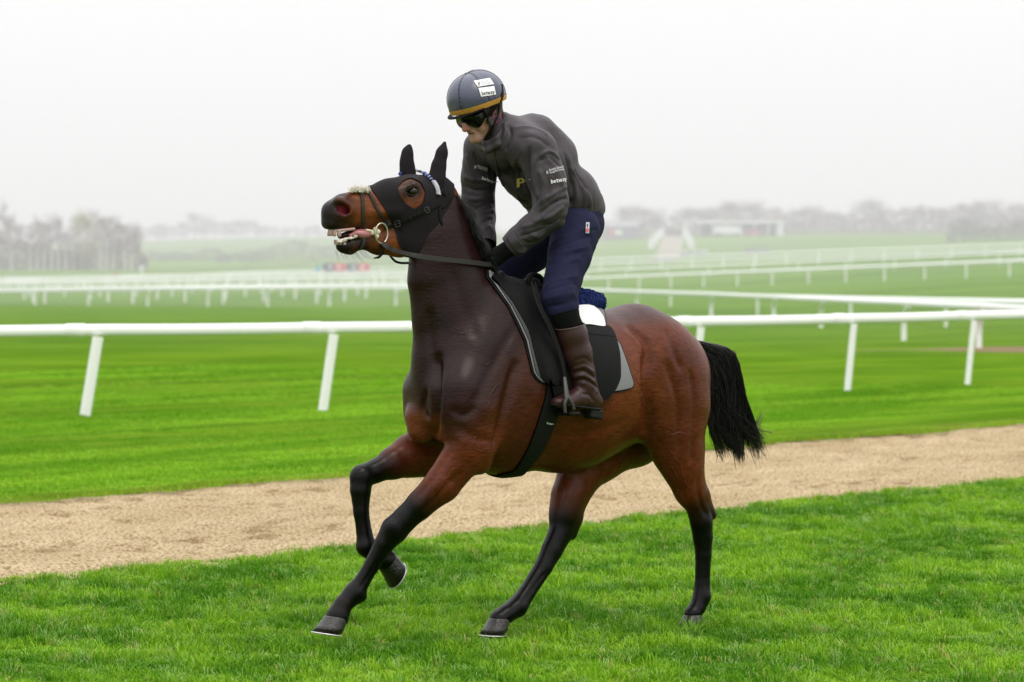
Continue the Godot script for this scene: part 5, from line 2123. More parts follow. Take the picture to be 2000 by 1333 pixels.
func make_bridle() -> void:
	var o := thing("bridle", "dark leather racing bridle with blue and white browband and long reins", "bridle", horse_base)
	var worn := grain(paint(lin(0.028, 0.027, 0.024), 0.55, 0.3), 0.03, 30.0)
	# headpiece behind the ears, cheekpiece to the bit, throat lash
	head_strap(o, "headpiece", leather, [[868, 372], [876, 385], [868, 396], [861, 402]], 0.016, 0.008)
	var cheek := head_strap(o, "cheekpiece", leather, [[862, 396], [848, 404], [830, 413], [808, 424], [786, 434], [768, 441], [752, 447]], 0.0075, 0.008)
	buckle(cheek, on_head(834, 410, 0.012), Vector3(-1, -0.5, 0), Vector3(0.3, 0, 1), 0.010)
	buckle(cheek, on_head(776, 437.5, 0.012), Vector3(-1, -0.35, 0), Vector3(0.3, 0, 1), 0.011)
	for x in [[800, 428], [818, 419.5]]:
		var p := on_head(x[0], x[1], 0.009) - horse_base
		var k := st()
		tube(k, [p + Vector3(-0.004, 0.010, 0), p + Vector3(0, 0, 0.006), p + Vector3(0.006, -0.009, 0.0)], [0.004], 6)
		put("keeper", done(k), leather, cheek)
	head_strap(o, "throat_lash", leather, [[860, 402], [859, 420], [863, 440], [866, 456], [858, 476], [850, 496]], 0.006, 0.008)
	# crossed noseband: one strap round the nose, one up to the fleece on the bridge
	head_strap(o, "noseband", worn, [[705, 372], [708, 390], [709, 415], [710, 440], [711, 462], [709, 478], [704, 487]], 0.0075, 0.004)
	var cross := head_strap(o, "noseband", worn, [[716, 370], [725, 384], [734, 402], [744, 420], [755, 436], [762, 444]], 0.0065, 0.004)
	buckle(cross, on_head(757, 436, 0.008), Vector3(-0.5, 1, 0), Vector3(0.3, 0, 1), 0.009)
	# fleece on the bridge of the nose: many short curls
	var r := RandomNumberGenerator.new()
	r.seed = 4
	var s := st()
	for i in 420:
		var f := r.randf()
		var p := on_head(lerpf(684, 722, f), 374 + 2.0 * r.randfn(), 0.004 + 0.008 * r.randf()) + Vector3(0, 0.004, -0.012 + 0.02 * r.randf()) - horse_base
		var a := r.randf() * TAU
		var q := p + Vector3(cos(a) * 0.007, 0.006, sin(a) * 0.007)
		tube(s, [p, q, q + Vector3(sin(a) * 0.006 - 0.004, 0.004, cos(a) * 0.004)], [0.0028, 0.0024, 0.0012], 4, false)
	put("fleece", done(s), paint(lin(0.62, 0.58, 0.5), 0.95, 0.1), o)
	# plaited browband, blue with white turns
	var band := [[781, 340], [790, 336], [804, 333], [820, 335], [834, 342], [845, 352], [853, 365], [857, 380]]
	var flat := []
	for q in band:
		flat.append(Vector3(q[0], q[1], 0))
	var pts := []
	for q in smooth_path(flat, 5):
		pts.append(on_head(q.x, q.y, 0.012) - horse_base)
	var brow := put("browband", ArrayMesh.new(), null, o)
	s = st()
	tube(s, pts, [0.0085], 8)
	brow.mesh = done(s)
	brow.material_override = grain(paint(lin(0.025, 0.04, 0.2), 0.6), 0.05, 40.0)
	s = st()
	for i in range(1, pts.size() - 1):
		var dir: Vector3 = (pts[i + 1] - pts[i - 1]).normalized()
		var p: Vector3 = pts[i]
		for k in 2:
			var c := p + dir * (0.004 * k)
			var ring := []
			var up := dir.cross(Vector3.FORWARD).normalized()
			var v := dir.cross(up)
			for q in 13:
				var a := TAU * q / 12.0
				ring.append(c + v * (cos(a) * 0.0088) + up * (sin(a) * 0.0088) + dir * (0.0035 * sin(a)))
			if k == 0 and i % 2 == 0 or i > 25:
				tube(s, ring, [0.0017], 5, false)
	put("white_turn", done(s), paint(lin(0.6, 0.58, 0.65), 0.6), brow)
	# bit: loose ring, mouthpiece and its pale guard
	var c := on_head(745, 456, 0.02)
	var ringpts := []
	for k in 33:
		var a := TAU * k / 32.0
		ringpts.append(c + Vector3(cos(a) * 0.026, sin(a) * 0.044, cos(a) * -0.022 + 0.006) - horse_base)
	s = st()
	tube(s, ringpts, [0.0042], 8, false)
	var bit := put("bit_ring", done(s), brass, o)
	s = st()
	tube(s, [on_head(728, 452, 0.012) - horse_base, hh(718, 450, 0.04) - horse_base, hh(708, 450, 0.0) - horse_base], [0.006, 0.006, 0.006], 8)
	put("mouthpiece", done(s), paint(lin(0.6, 0.56, 0.4), 0.45), bit)
	s = st()
	var g := on_head(733, 455, 0.016) - horse_base
	for q in [Vector3(0, 0.014, 0), Vector3(0.006, -0.014, 0), Vector3(0.012, 0.004, 0.002), Vector3(-0.012, 0, 0)]:
		ball(s, g + q, Vector3.RIGHT * 0.011, Vector3.UP * 0.012, Vector3.BACK * 0.008, 10, 6)
	put("bit_guard", done(s), paint(lin(0.62, 0.58, 0.42), 0.5), bit)
	# chin strap and its loose end
	s = st()
	tube(s, smooth_path([hh(742, 478, 0.05), hh(748, 492, 0.05), hh(741, 502, 0.03), hh(736, 504, 0.0)], 4).map(func(p): return p - horse_base), [0.005], 6)
	tube(s, smooth_path([hh(752, 480, 0.06), hh(747, 492, 0.06), hh(740, 501, 0.055), hh(730, 505, 0.05)], 4).map(func(p): return p - horse_base), [0.0035], 6)
	put("chin_strap", done(s), leather, o)
	# near rein to the left hand, off rein round the neck to the right hand
	var rein := smooth_path([c + Vector3(0.004, -0.042, 0.006), hh(757, 483, 0.075), hh(774, 491, 0.085), hp(815, 500.5, 0.19), hp(862, 507, 0.19), hp(910, 512, 0.15), hp(948, 516.5, 0.095), hp(962, 517, 0.075)], 5)
	var local := []
	var outs := []
	for i in rein.size():
		local.append(rein[i] - horse_base)
		outs.append(Vector3(0.35, 0.15, 1.0))
	s = st()
	strap(s, local, outs, 0.011, 0.004)
	var rn := put("rein", done(s), worn, o)
	s = st()
	tube(s, smooth_path([hh(748, 478, -0.07), hh(766, 505, -0.04), hh(778, 513, -0.04), hh(797, 514, -0.06), hp(850, 512, -0.17), hp(905, 505, -0.14), hp(940, 497, -0.03)], 4).map(func(p): return p - horse_base), [0.0055], 6)
	put("rein", done(s), leather, o)
	# the loop of spare rein over the neck
	s = st()
	tube(s, smooth_path([hp(962, 517, 0.07), hp(958, 534, 0.06), hp(948, 540, 0.02), hp(944, 520, -0.02)], 4).map(func(p): return p - horse_base), [0.006], 6)
	put("spare_rein", done(s), leather, o)

func make_saddle() -> void:
	var black := grain(paint(lin(0.006, 0.0062, 0.0065), 0.65, 0.25), 0.05, 20.0)
	var grey := grain(paint(lin(0.2, 0.2, 0.21), 0.9, 0.2), 0.08, 14.0)
	var pad := thing("saddle_pad", "grey saddle cloth with black binding and a white patch behind the rider's leg", "saddle cloth", horse_base)
	var outline := v2([[950, 530], [963, 557], [994, 599], [1026, 666], [1041, 729], [1056, 746], [1075, 752], [1130, 768], [1198, 764], [1228, 758], [1234, 748], [1209, 676], [1181, 640], [1172, 585], [1090, 540]])
	flank_piece(pad, "binding", black, outline, 0.006, 0.008, 3.0, 3.2, 2)
	flank_piece(pad, "quilted_cloth", grey, outline, 0.012, 0.017, 6.0, 0.0, 2)
	flank_piece(pad, "shaded_cloth_front", grain(paint(lin(0.075, 0.075, 0.078), 0.9, 0.2), 0.08, 14.0), v2([[955, 538], [966, 557], [997, 600], [1029, 666], [1043, 727], [1058, 744], [1074, 748], [1080, 640], [1020, 535]]), 0.0185, 0.021, 4.0, 0.0, 2)  # front of the cloth, its shade painted in as a darker grey
	flank_piece(pad, "black_panel", black, v2([[1060, 650], [1100, 636], [1146, 640], [1186, 642], [1197, 657], [1206, 693], [1207, 738], [1197, 762], [1181, 779], [1160, 781], [1090, 775], [1062, 740]]), 0.02, 0.028, 5.0)
	flank_piece(pad, "panel_seam", black, v2([[1145, 655], [1194, 660], [1195, 664], [1145, 659]]), 0.029, 0.032, 2.0, 0.0, 1)
	flank_piece(pad, "white_patch", paint(lin(0.72, 0.72, 0.73), 0.8, 0.2), v2([[1110, 610], [1150, 606], [1165, 616], [1173, 628], [1176, 645], [1145, 641], [1110, 640]]), 0.029, 0.033, 4.0)
	var o := thing("saddle", "black exercise saddle with blue wool seat cover and girth", "saddle", horse_base)
	flank_piece(o, "under_flap", leather, v2([[1025, 545], [1100, 580], [1135, 640], [1148, 700], [1135, 762], [1100, 790], [1075, 775], [1060, 700], [1040, 620]]), 0.03, 0.036, 5.0)
	flank_piece(o, "knee_roll", black, v2([[954, 544], [975, 526], [1000, 528], [1022, 560], [1046, 620], [1064, 680], [1074, 730], [1068, 752], [1052, 737], [1037, 684], [1027, 648], [998, 596], [970, 562]]), 0.024, 0.052, 9.0)
	flank_piece(o, "flap", black, v2([[1000, 538], [1030, 560], [1060, 634], [1083, 684], [1092, 712], [1088, 735], [1077, 753], [1066, 748], [1058, 715], [1046, 670], [1030, 620], [1012, 575]]), 0.048, 0.054, 4.0)
	flank_piece(o, "girth", grain(paint(lin(0.009, 0.0095, 0.0085), 0.7, 0.25), 0.04, 25.0), v2([[1068, 750], [1098, 755], [1092, 799], [1083, 827], [1060, 880], [1024, 924], [1000, 960], [960, 960], [970, 928], [1004, 918], [1032, 872], [1052, 816], [1064, 775]]), 0.008, 0.014, 4.0)
	flank_piece(o, "girth_tag", paint(lin(0.4, 0.4, 0.38), 0.5), v2([[1064, 822], [1078, 826], [1077, 829], [1063, 826]]), 0.016, 0.018, 1.0, 0.0, 1)
	# the seat with its pommel, and the wool cover
	var b := Blob.new()
	b.lat = side
	b.blend = 0.03
	b.limb([[hp(992, 556), 0.035, 1.6], [hp(1012, 572), 0.05, 1.7], [hp(1060, 612), 0.05, 1.9], [hp(1110, 618), 0.05, 2.1], [hp(1142, 608), 0.036, 2.6]])
	b.add(hp(1036, 556, 0.0), hp(1058, 560, 0.0), 0.035, 0.03, 1.6)
	var seat := b.surface(0.008)
	put("seat", seat.mesh(horse_base), black, o)
	# an arched pommel pad and the stirrup bars
	var s := st()
	tube(s, smooth_path([hp(1034, 560, 0.12), hp(1032, 546, 0.12), hp(1040, 537, 0.12), hp(1054, 541, 0.12), hp(1062, 552, 0.12)], 4).map(func(p): return p - horse_base), [0.012], 8)
	put("pommel_edge", done(s), leather, o)
	# wool: a pad of many curled strands
	var r := RandomNumberGenerator.new()
	r.seed = 31
	var w := Blob.new()
	w.lat = side
	w.blend = 0.02
	w.limb([[hp(1095, 597), 0.05, 2.0], [hp(1125, 591), 0.056, 2.1], [hp(1146, 590), 0.052, 2.3]])
	var wool := w.surface(0.007)
	var n := FastNoiseLite.new()
	n.seed = 3
	n.frequency = 55.0
	n.fractal_octaves = 2
	for i in wool.V.size():
		wool.V[i] += wool.N[i] * 0.006 * n.get_noise_3d(wool.V[i].x, wool.V[i].y * 0.4, wool.V[i].z)
	wool.normals()
	var blue := paint(lin(0.022, 0.034, 0.125), 0.95, 0.1)
	var cover := put("wool_cover", wool.mesh(horse_base), blue, o)
	s = st()
	for i in 1500:
		var k := r.randi() % wool.V.size()
		var p := wool.V[k]
		var nn := wool.N[k]
		var t := nn.cross(Vector3(r.randfn(), r.randfn() * 0.3, r.randfn())).normalized()
		var q := p + t * 0.011 + nn * 0.004
		tube(s, [p - horse_base, p + nn * 0.005 + t * 0.004 - horse_base, q - horse_base, q + t * 0.006 - nn * 0.004 - horse_base], [0.0022, 0.0026, 0.0022, 0.001], 4, false)
	put("wool_curls", done(s), blue, cover)
	s = st()
	strap(s, smooth_path([hp(1118, 622, 0.13), hp(1140, 620, 0.12), hp(1162, 612, 0.09), hp(1171, 604, 0.03), hp(1150, 594, -0.1)], 4).map(func(p): return p - horse_base), smooth_path([side, side, side, -ahead + side, -side], 4), 0.012, 0.008)
	put("cantle_rim", done(s), black, o)
	# stirrups, near and off
	for g in [1.0, -1.0]:
		var f := func(px: float, py: float, l: float) -> Vector3:
			var p := hp(px, py, l)
			return (p if g > 0.0 else mirrored(p)) - horse_base
		for k in 2:
			var dx := 5.0 * k
			s = st()
			var line := smooth_path([f.call(1038 + dx * 1.5, 552, 0.235), f.call(1052 + dx, 600, 0.31), f.call(1076 + dx, 650, 0.335), f.call(1094 + dx * 0.7, 700, 0.345), f.call(1103 + dx * 0.2, 738, 0.35)], 5)
			var outs := []
			for q in line:
				outs.append(side * g)
			strap(s, line, outs, 0.006, 0.003)
			put("stirrup_leather", done(s), leather, o)
		s = st()
		var top: Vector3 = f.call(1103, 738, 0.353)
		tube(s, [top, f.call(1105, 755, 0.375), f.call(1108, 778, 0.392)], [0.006, 0.007, 0.0085], 8, true, ahead, 1.6)
		tube(s, smooth_path([f.call(1108, 776, 0.392), f.call(1103, 790, 0.394), f.call(1104, 806, 0.392)], 3), [0.0075], 8)
		tube(s, smooth_path([f.call(1108, 776, 0.392), f.call(1117, 788, 0.394), f.call(1121, 800, 0.392)], 3), [0.0075], 8)
		tube(s, [top, f.call(1098, 760, 0.30), f.call(1098, 785, 0.275), f.call(1102, 808, 0.275)], [0.006, 0.006, 0.0065, 0.0065], 8)
		var iron := put("stirrup_iron", done(s), steel, o)
		s = st()
		var mid: Vector3 = (f.call(1109, 806, 0.392) + f.call(1104, 810, 0.272)) * 0.5
		box(s, Transform3D(Basis(side, Vector3.UP, -ahead), mid), Vector3(0.135, 0.018, 0.06), 0.005)
		put("tread", done(s), leather, iron)

func make_tack() -> void:
	fabric_noise = noise_tex(0.11, 512, 4, null, 71)
	leather = grain(paint(lin(0.006, 0.005, 0.0045), 0.5, 0.25), 0.02, 30.0)
	cloth_black = grain(paint(lin(0.006, 0.006, 0.0065), 0.8, 0.2), 0.05, 20.0)
	steel = paint(lin(0.04, 0.04, 0.039), 0.45, 0.5)
	steel.metallic = 0.2
	brass = paint(lin(0.5, 0.47, 0.38), 0.3)
	brass.metallic = 0.9
	make_hood()
	lap("hood")
	make_bridle()
	lap("bridle")
	make_saddle()

# ---------------------------------------------------------------- the rider

var fwd := Vector3(-0.70, -0.37, 0.60).normalized()
var crown := Vector3.UP
var left := Vector3.RIGHT
var brow := Vector3.ZERO
var rider_base := Vector3.ZERO

func hl(f: float, u: float, s: float) -> Vector3:      # a point of the rider's head: forward, up, to his left
	return brow + fwd * f + crown * u + left * s

# lettering or a mark laid onto a curved cloth: o is the left end of its base line, seen at these pixels
func lettering(parent: Node3D, called: String, words: String, m: Material, shape: Blob, o: Vector2, end: Vector2, tall: float, off := 0.003, bold := true, serif := false, slant := 0.0, skin: Surf = null) -> void:
	var f := SystemFont.new()
	f.font_names = PackedStringArray(["Droid Serif" if serif else "Droid Sans"])
	f.font_weight = 700 if bold else 400
	var t := TextMesh.new()
	t.text = words
	t.font = f
	t.font_size = 32
	t.pixel_size = 0.01
	t.depth = 0.02
	t.curve_step = 2.0
	var a := t.surface_get_arrays(0)
	var v: PackedVector3Array = a[Mesh.ARRAY_VERTEX]
	var n: PackedVector3Array = a[Mesh.ARRAY_NORMAL]
	var idx := PackedInt32Array()
	if a[Mesh.ARRAY_INDEX] != null:
		idx = a[Mesh.ARRAY_INDEX]
	else:
		idx = PackedInt32Array(range(v.size()))
	var lo := Vector3.ONE * 1e9
	var hi := -lo
	for p in v:
		lo = lo.min(p)
		hi = hi.max(p)
	var ex := (end - o) / (hi.x - lo.x)
	var up := Vector2((end - o).y, -(end - o).x).normalized()
	up += (end - o).normalized() * slant
	var ey := up * (tall / 0.23)                 # the height of a capital of this font
	var s := Surf.new()
	var seen_at := {}
	var eye := cam_frame.origin
	for i in range(0, idx.size(), 3):
		if n[idx[i]].z < 0.5:
			continue
		var tri := PackedInt32Array()
		for k in 3:
			var j := idx[i + k]
			if not seen_at.has(j):
				var q := o + ex * (v[j].x - lo.x) + ey * v[j].y
				var dir := (at(q.x, q.y, 10.0) - eye).normalized()
				seen_at[j] = s.V.size()
				var p := shape.hit(eye + dir * 13.0, dir, off) if skin == null else skin_at(skin, shape, eye + dir * 14.0, off)
				s.V.append(p)
				s.N.append(shape.slope(p))
			tri.append(seen_at[j])
		s.I.append_array(tri)
	put(called, s.mesh(rider_base), m, parent)

# a flat patch laid on a curved shape, between four corners
func patch(parent: Node3D, called: String, m: Material, shape: Blob, c: Array, off: float, n := 7) -> MeshInstance3D:
	var s := Surf.new()
	var eye := cam_frame.origin
	for j in n + 1:
		for i in n + 1:
			var q: Vector2 = (c[0] as Vector2).lerp(c[1], float(i) / n).lerp((c[3] as Vector2).lerp(c[2], float(i) / n), float(j) / n)
			var dir := (at(q.x, q.y, 10.0) - eye).normalized()
			s.V.append(shape.hit(eye + dir * 13.0, dir, off))
	for j in n:
		for i in n:
			var a := j * (n + 1) + i
			s.I.append_array(PackedInt32Array([a, a + 1, a + n + 1, a + 1, a + n + 2, a + n + 1]))
	s.normals()
	return put(called, s.mesh(rider_base), m, parent)

func make_rider() -> void:
	var base := hp(1060, 640, 0)
	rider_base = base
	var o := thing("person", "rider in dark helmet, goggles and grey jacket crouched over the horse's neck", "person", base)
	crown = (Vector3.UP - fwd * fwd.y + Vector3(-0.07, 0, 0)).normalized()
	crown = (crown - fwd * crown.dot(fwd)).normalized()
	left = crown.cross(fwd).normalized()
	brow = hp(937, 212, 0.0)
	# ---- jacket
	var b := Blob.new()
	b.lat = side
	b.blend = 0.06
	b.limb([[hp(1112, 415), 0.13, 1.12], [hp(1100, 392), 0.138, 1.16], [hp(1046, 328), 0.142, 1.22], [hp(1006, 286), 0.115, 1.35]])
	b.add(hp(1106, 385), hp(1130, 408), 0.12, 0.105, 1.2, 1.15)
	b.add(hp(1040, 262), hp(1075, 300), 0.09, 0.1, 1.5, 1.3)
	b.limb([[hp(1002, 280, 0.05), 0.1, 1.0], [hp(1046, 292, 0.18), 0.088, 1.0]])
	b.limb([[hp(988, 280, -0.05), 0.1, 1.0], [hp(944, 290, -0.175), 0.082, 1.0]])
	b.limb([[hp(990, 268), 0.085, 1.0], [hp(972, 250), 0.074, 1.05]], 0.04)
	b.blend = 0.015
	b.limb([[hp(1046, 292, 0.18), 0.09, 0.95], [hp(1068, 350, 0.225), 0.084, 0.95], [hp(1076, 395, 0.25), 0.076, 0.95], [hp(1074, 418, 0.25), 0.072, 0.95]])
	b.limb([[hp(1074, 418, 0.25), 0.072, 0.95], [hp(1040, 448, 0.2), 0.062, 0.95], [hp(1012, 470, 0.15), 0.056, 0.95], [hp(1001, 480, 0.13), 0.054, 0.95]])
	b.limb([[hp(942, 292, -0.18), 0.084, 0.95], [hp(935, 345, -0.22), 0.077, 0.95], [hp(934, 398, -0.24), 0.073, 0.95], [hp(937, 425, -0.22), 0.068, 0.95], [hp(943, 462, -0.13), 0.056, 0.95], [hp(946, 476, -0.1), 0.052, 0.95]])
	var jacket := b.surface(0.0072)
	lap("jacket %d" % jacket.V.size())
	jacket.index()
	var eye := cam_frame.origin
	var on := func(px: float, py: float) -> Vector3:
		var dir := (at(px, py, 10.0) - eye).normalized()
		return b.hit(eye + dir * 13.0, dir)
	# folds, seams and the zip
	var folds := [
		[[1035, 285], [1032, 330], [1040, 375], [1050, 400], 0.016, -0.013],
		[[1046, 300], [1042, 345], [1050, 385], 0.012, 0.006],
		[[1050, 420], [1085, 395], [1106, 388], 0.012, -0.008],
		[[1045, 405], [1080, 380], [1105, 365], 0.012, 0.006],
		[[1040, 432], [1072, 425], [1098, 405], 0.012, 0.007],
		[[1058, 440], [1078, 438], [1094, 425], 0.01, -0.007],
		[[1020, 445], [1046, 436], [1062, 420], 0.012, 0.006],
		[[1015, 462], [1040, 455], [1066, 445], 0.01, -0.006],
		[[1060, 300], [1085, 330], [1098, 365], 0.018, 0.005],
		[[1100, 300], [1115, 345], [1112, 395], [1100, 430], 0.017, -0.014],
		[[1118, 345], [1126, 380], [1120, 420], 0.016, 0.008],
		[[1135, 365], [1140, 395], [1132, 425], 0.012, -0.008],
		[[1145, 370], [1152, 400], [1150, 420], 0.012, 0.006],
		[[990, 300], [1005, 345], [1030, 395], [1060, 430], 0.02, -0.008],
		[[975, 300], [974, 340], [985, 375], [1002, 412], 0.007, 0.006],
		[[968, 300], [967, 340], [976, 375], 0.007, -0.004],
		[[1010, 380], [1030, 405], [1045, 430], 0.012, 0.005],
		[[955, 285], [958, 330], [962, 365], 0.015, -0.012],
		[[905, 360], [930, 372], [960, 368], 0.012, -0.007],
		[[906, 345], [932, 352], [960, 350], 0.012, 0.006],
		[[905, 385], [930, 390], [962, 382], 0.011, 0.006],
		[[906, 405], [930, 408], [962, 395], 0.011, -0.007],
		[[908, 420], [932, 422], [962, 412], 0.011, 0.006],
		[[918, 440], [935, 440], [958, 428], 0.01, -0.006],
		[[925, 455], [940, 452], [955, 442], 0.01, 0.005],
		[[1000, 255], [1030, 250], [1065, 262], 0.014, 0.006],
		[[1010, 272], [1040, 268], [1070, 285], 0.014, -0.006],
		[[985, 240], [988, 262], [978, 290], 0.009, 0.009],
		[[992, 245], [998, 265], [990, 292], 0.009, -0.007],
		[[1022, 300], [1016, 340], [1022, 372], 0.012, -0.006],
		[[1010, 305], [1002, 340], [1010, 372], 0.012, 0.005],
		[[1052, 330], [1062, 360], [1060, 395], 0.01, 0.006],
		[[1066, 335], [1074, 365], [1070, 400], 0.01, -0.006],
		[[1080, 330], [1090, 360], [1086, 395], 0.01, 0.005],
		[[1054, 305], [1072, 296], [1090, 310], 0.01, 0.006],
		[[1050, 316], [1072, 310], [1094, 328], 0.01, -0.005],
		[[1120, 330], [1134, 352], [1150, 380], 0.01, -0.006],
		[[1108, 320], [1124, 345], [1138, 380], 0.01, 0.005],
		[[1100, 405], [1120, 412], [1150, 405], 0.009, -0.006],
		[[1096, 418], [1120, 425], [1150, 416], 0.009, 0.006],
		[[1030, 452], [1048, 462], [1062, 456], 0.009, 0.005],
		[[1018, 468], [1034, 474], [1048, 470], 0.008, -0.005],
		[[912, 300], [920, 330], [930, 350], 0.01, 0.006],
		[[925, 295], [935, 325], [950, 345], 0.01, -0.006],
	]
	for fd in folds:
		var pts := []
		for q in fd.slice(0, fd.size() - 2):
			pts.append(on.call(q[0], q[1]))
		var path := smooth_path(pts, 5)
		jacket.press_line(path, fd[-2] * 0.7, fd[-1] * 1.35)
	var n := FastNoiseLite.new()
	n.seed = 17
	n.frequency = 9.0
	n.fractal_octaves = 3
	var ridged := FastNoiseLite.new()
	ridged.seed = 18
	ridged.frequency = 7.0
	ridged.fractal_type = FastNoiseLite.FRACTAL_RIDGED
	ridged.fractal_octaves = 2
	for i in jacket.V.size():
		var p := jacket.V[i]
		jacket.V[i] += jacket.N[i] * (0.0012 * n.get_noise_3d(p.x, p.y, p.z) + 0.0022 * ridged.get_noise_3d(p.x * 1.3, p.y * 0.8, p.z))
	jacket.normals()
	jacket.index()
	# the hem and the sleeves end in clean edges
	var mask := PackedFloat32Array()
	mask.resize(jacket.V.size())
	var hem_at := hp(1126, 436)
	var hem_n := (hp(1076, 345) - hp(1132, 428)).normalized() + Vector3(0.0, 0.3, 0)
	hem_n = hem_n.normalized()
	var cuff_a := hp(997, 484, 0.125)
	var cuff_an := (hp(1040, 448, 0.2) - hp(1001, 480, 0.13)).normalized()
	var cuff_b := hp(946, 482, -0.09)
	var cuff_bn := (hp(937, 425, -0.22) - hp(946, 476, -0.1)).normalized()
	for i in jacket.V.size():
		var p := jacket.V[i]
		var m := 1.0
		if (p - cuff_a).length() < 0.12:
			m = (p - cuff_a).dot(cuff_an)
		elif (p - cuff_b).length() < 0.11:
			m = (p - cuff_b).dot(cuff_bn)
		elif seen(p).x > 1060.0 and seen(p).y > 380.0 and (p - hp(1126, 436)).length() < 0.32 and absf(side_of(p)) < 0.2:
			m = (p - hem_at).dot(hem_n)
		mask[i] = m
	var shell := jacket.shell(mask, even(mask.size(), 0.003), 0.004)
	var grey := paint(lin(0.037, 0.03, 0.0355), 0.5, 0.35)
	grain(grey, 0.02, 16.0)
	var coat_ := put("jacket", shell.mesh(base), grey, o)
	# collar
	var collar := Blob.new()
	collar.blend = 0.015
	var ring := [hp(984, 226, 0.06), hp(985, 246, 0.075), hp(970, 270, 0.075), hp(950, 281, 0.03), hp(938, 276, -0.04), hp(948, 250, -0.08), hp(972, 235, -0.06), hp(988, 226, 0.0)]
	for i in ring.size():
		var p: Vector3 = ring[i]
		var q: Vector3 = ring[(i + 1) % ring.size()]
		collar.add(p, q, 0.011, 0.011)
		collar.add(p + Vector3(0.008, -0.028, 0), q + Vector3(0.008, -0.028, 0), 0.0145, 0.0145)
	put("collar", collar.surface(0.0055).mesh(base), grey, coat_)
	# turned cuff tab on the near sleeve
	var s := st()
	strap(s, smooth_path([on.call(1000, 458), on.call(1008, 473), on.call(1019, 486), on.call(1027, 481)], 4).map(func(p): return p - base + Vector3(-0.006, 0, 0.008)), smooth_path([Vector3(-0.3, 0.5, 1), Vector3(-0.3, 0.2, 1), Vector3(-0.2, -0.2, 1), Vector3(0.2, -0.6, 1)], 4), 0.02, 0.006)
	put("cuff_tab", done(s), grey, coat_)
	# a zip down the front
	s = st()
	var zip := []
	var zo := []
	for q in smooth_path([Vector3(966, 292, 0), Vector3(970, 318, 0), Vector3(975, 342, 0), Vector3(984, 362, 0)], 5):
		zip.append(on.call(q.x, q.y) - base)
		zo.append(Vector3(-0.5, 0, 1))
	strap(s, zip, zo, 0.006, 0.007)
	put("zip_cover", done(s), grey, coat_)
	# the marks on the jacket
	var white := paint(lin(0.72, 0.72, 0.74), 0.6, 0.2)
	var silver := paint(lin(0.5, 0.49, 0.5), 0.6, 0.2)
	var inky := paint(lin(0.006, 0.006, 0.006), 0.3)
	var gold := paint(lin(0.42, 0.32, 0.07), 0.5)
	lettering(coat_, "sponsor_print", "betway", white, b, Vector2(1076, 355.5), Vector2(1103.5, 350.0), 7.2, 0.0065, true, false, 0.0, jacket)
	lettering(coat_, "sponsor_print", "B", silver, b, Vector2(1067, 338), Vector2(1070.5, 337.3), 5.4, 0.0065, true, true, 0.0, jacket)
	lettering(coat_, "sponsor_print", "Brown Advisory", silver, b, Vector2(1072, 334), Vector2(1099.5, 326), 4.4, 0.0065, true, true, 0.0, jacket)
	lettering(coat_, "sponsor_print", "Thoughtful Investing", silver, b, Vector2(1073, 338.8), Vector2(1099, 331.2), 3.2, 0.0065, true, false, 0.0, jacket)
	lettering(coat_, "sponsor_print", "B", silver, b, Vector2(927, 325.5), Vector2(931, 326), 5.0, 0.0065, true, true, 0.0, jacket)
	lettering(coat_, "sponsor_print", "Brown Advisory", silver, b, Vector2(932.5, 323.6), Vector2(952, 328.6), 4.2, 0.0065, true, true, 0.0, jacket)
	lettering(coat_, "sponsor_print", "Thoughtful Investing", silver, b, Vector2(934, 327.5), Vector2(951.5, 332.5), 3.0, 0.0065, true, false, 0.0, jacket)
	lettering(coat_, "sponsor_print", "betway", white, b, Vector2(941, 347), Vector2(965, 355.5), 6.0, 0.0065, true, false, 0.0, jacket)
	lettering(coat_, "maker_mark", "HH", inky, b, Vector2(976, 336), Vector2(1003, 331), 15.0, 0.0065, true, false, 0.0, jacket)
	lettering(coat_, "monogram", "P", gold, b, Vector2(1010, 358), Vector2(1026, 354), 15.5, 0.0065, true, false, 0.15, jacket)
	lettering(coat_, "signature", "~", silver, b, Vector2(1009, 358.5), Vector2(1034, 351), 5.0, 0.0065, false, false, 0.0, jacket)
	make_head(o, base)
	make_hands(o, base)
	make_legs(o, base)

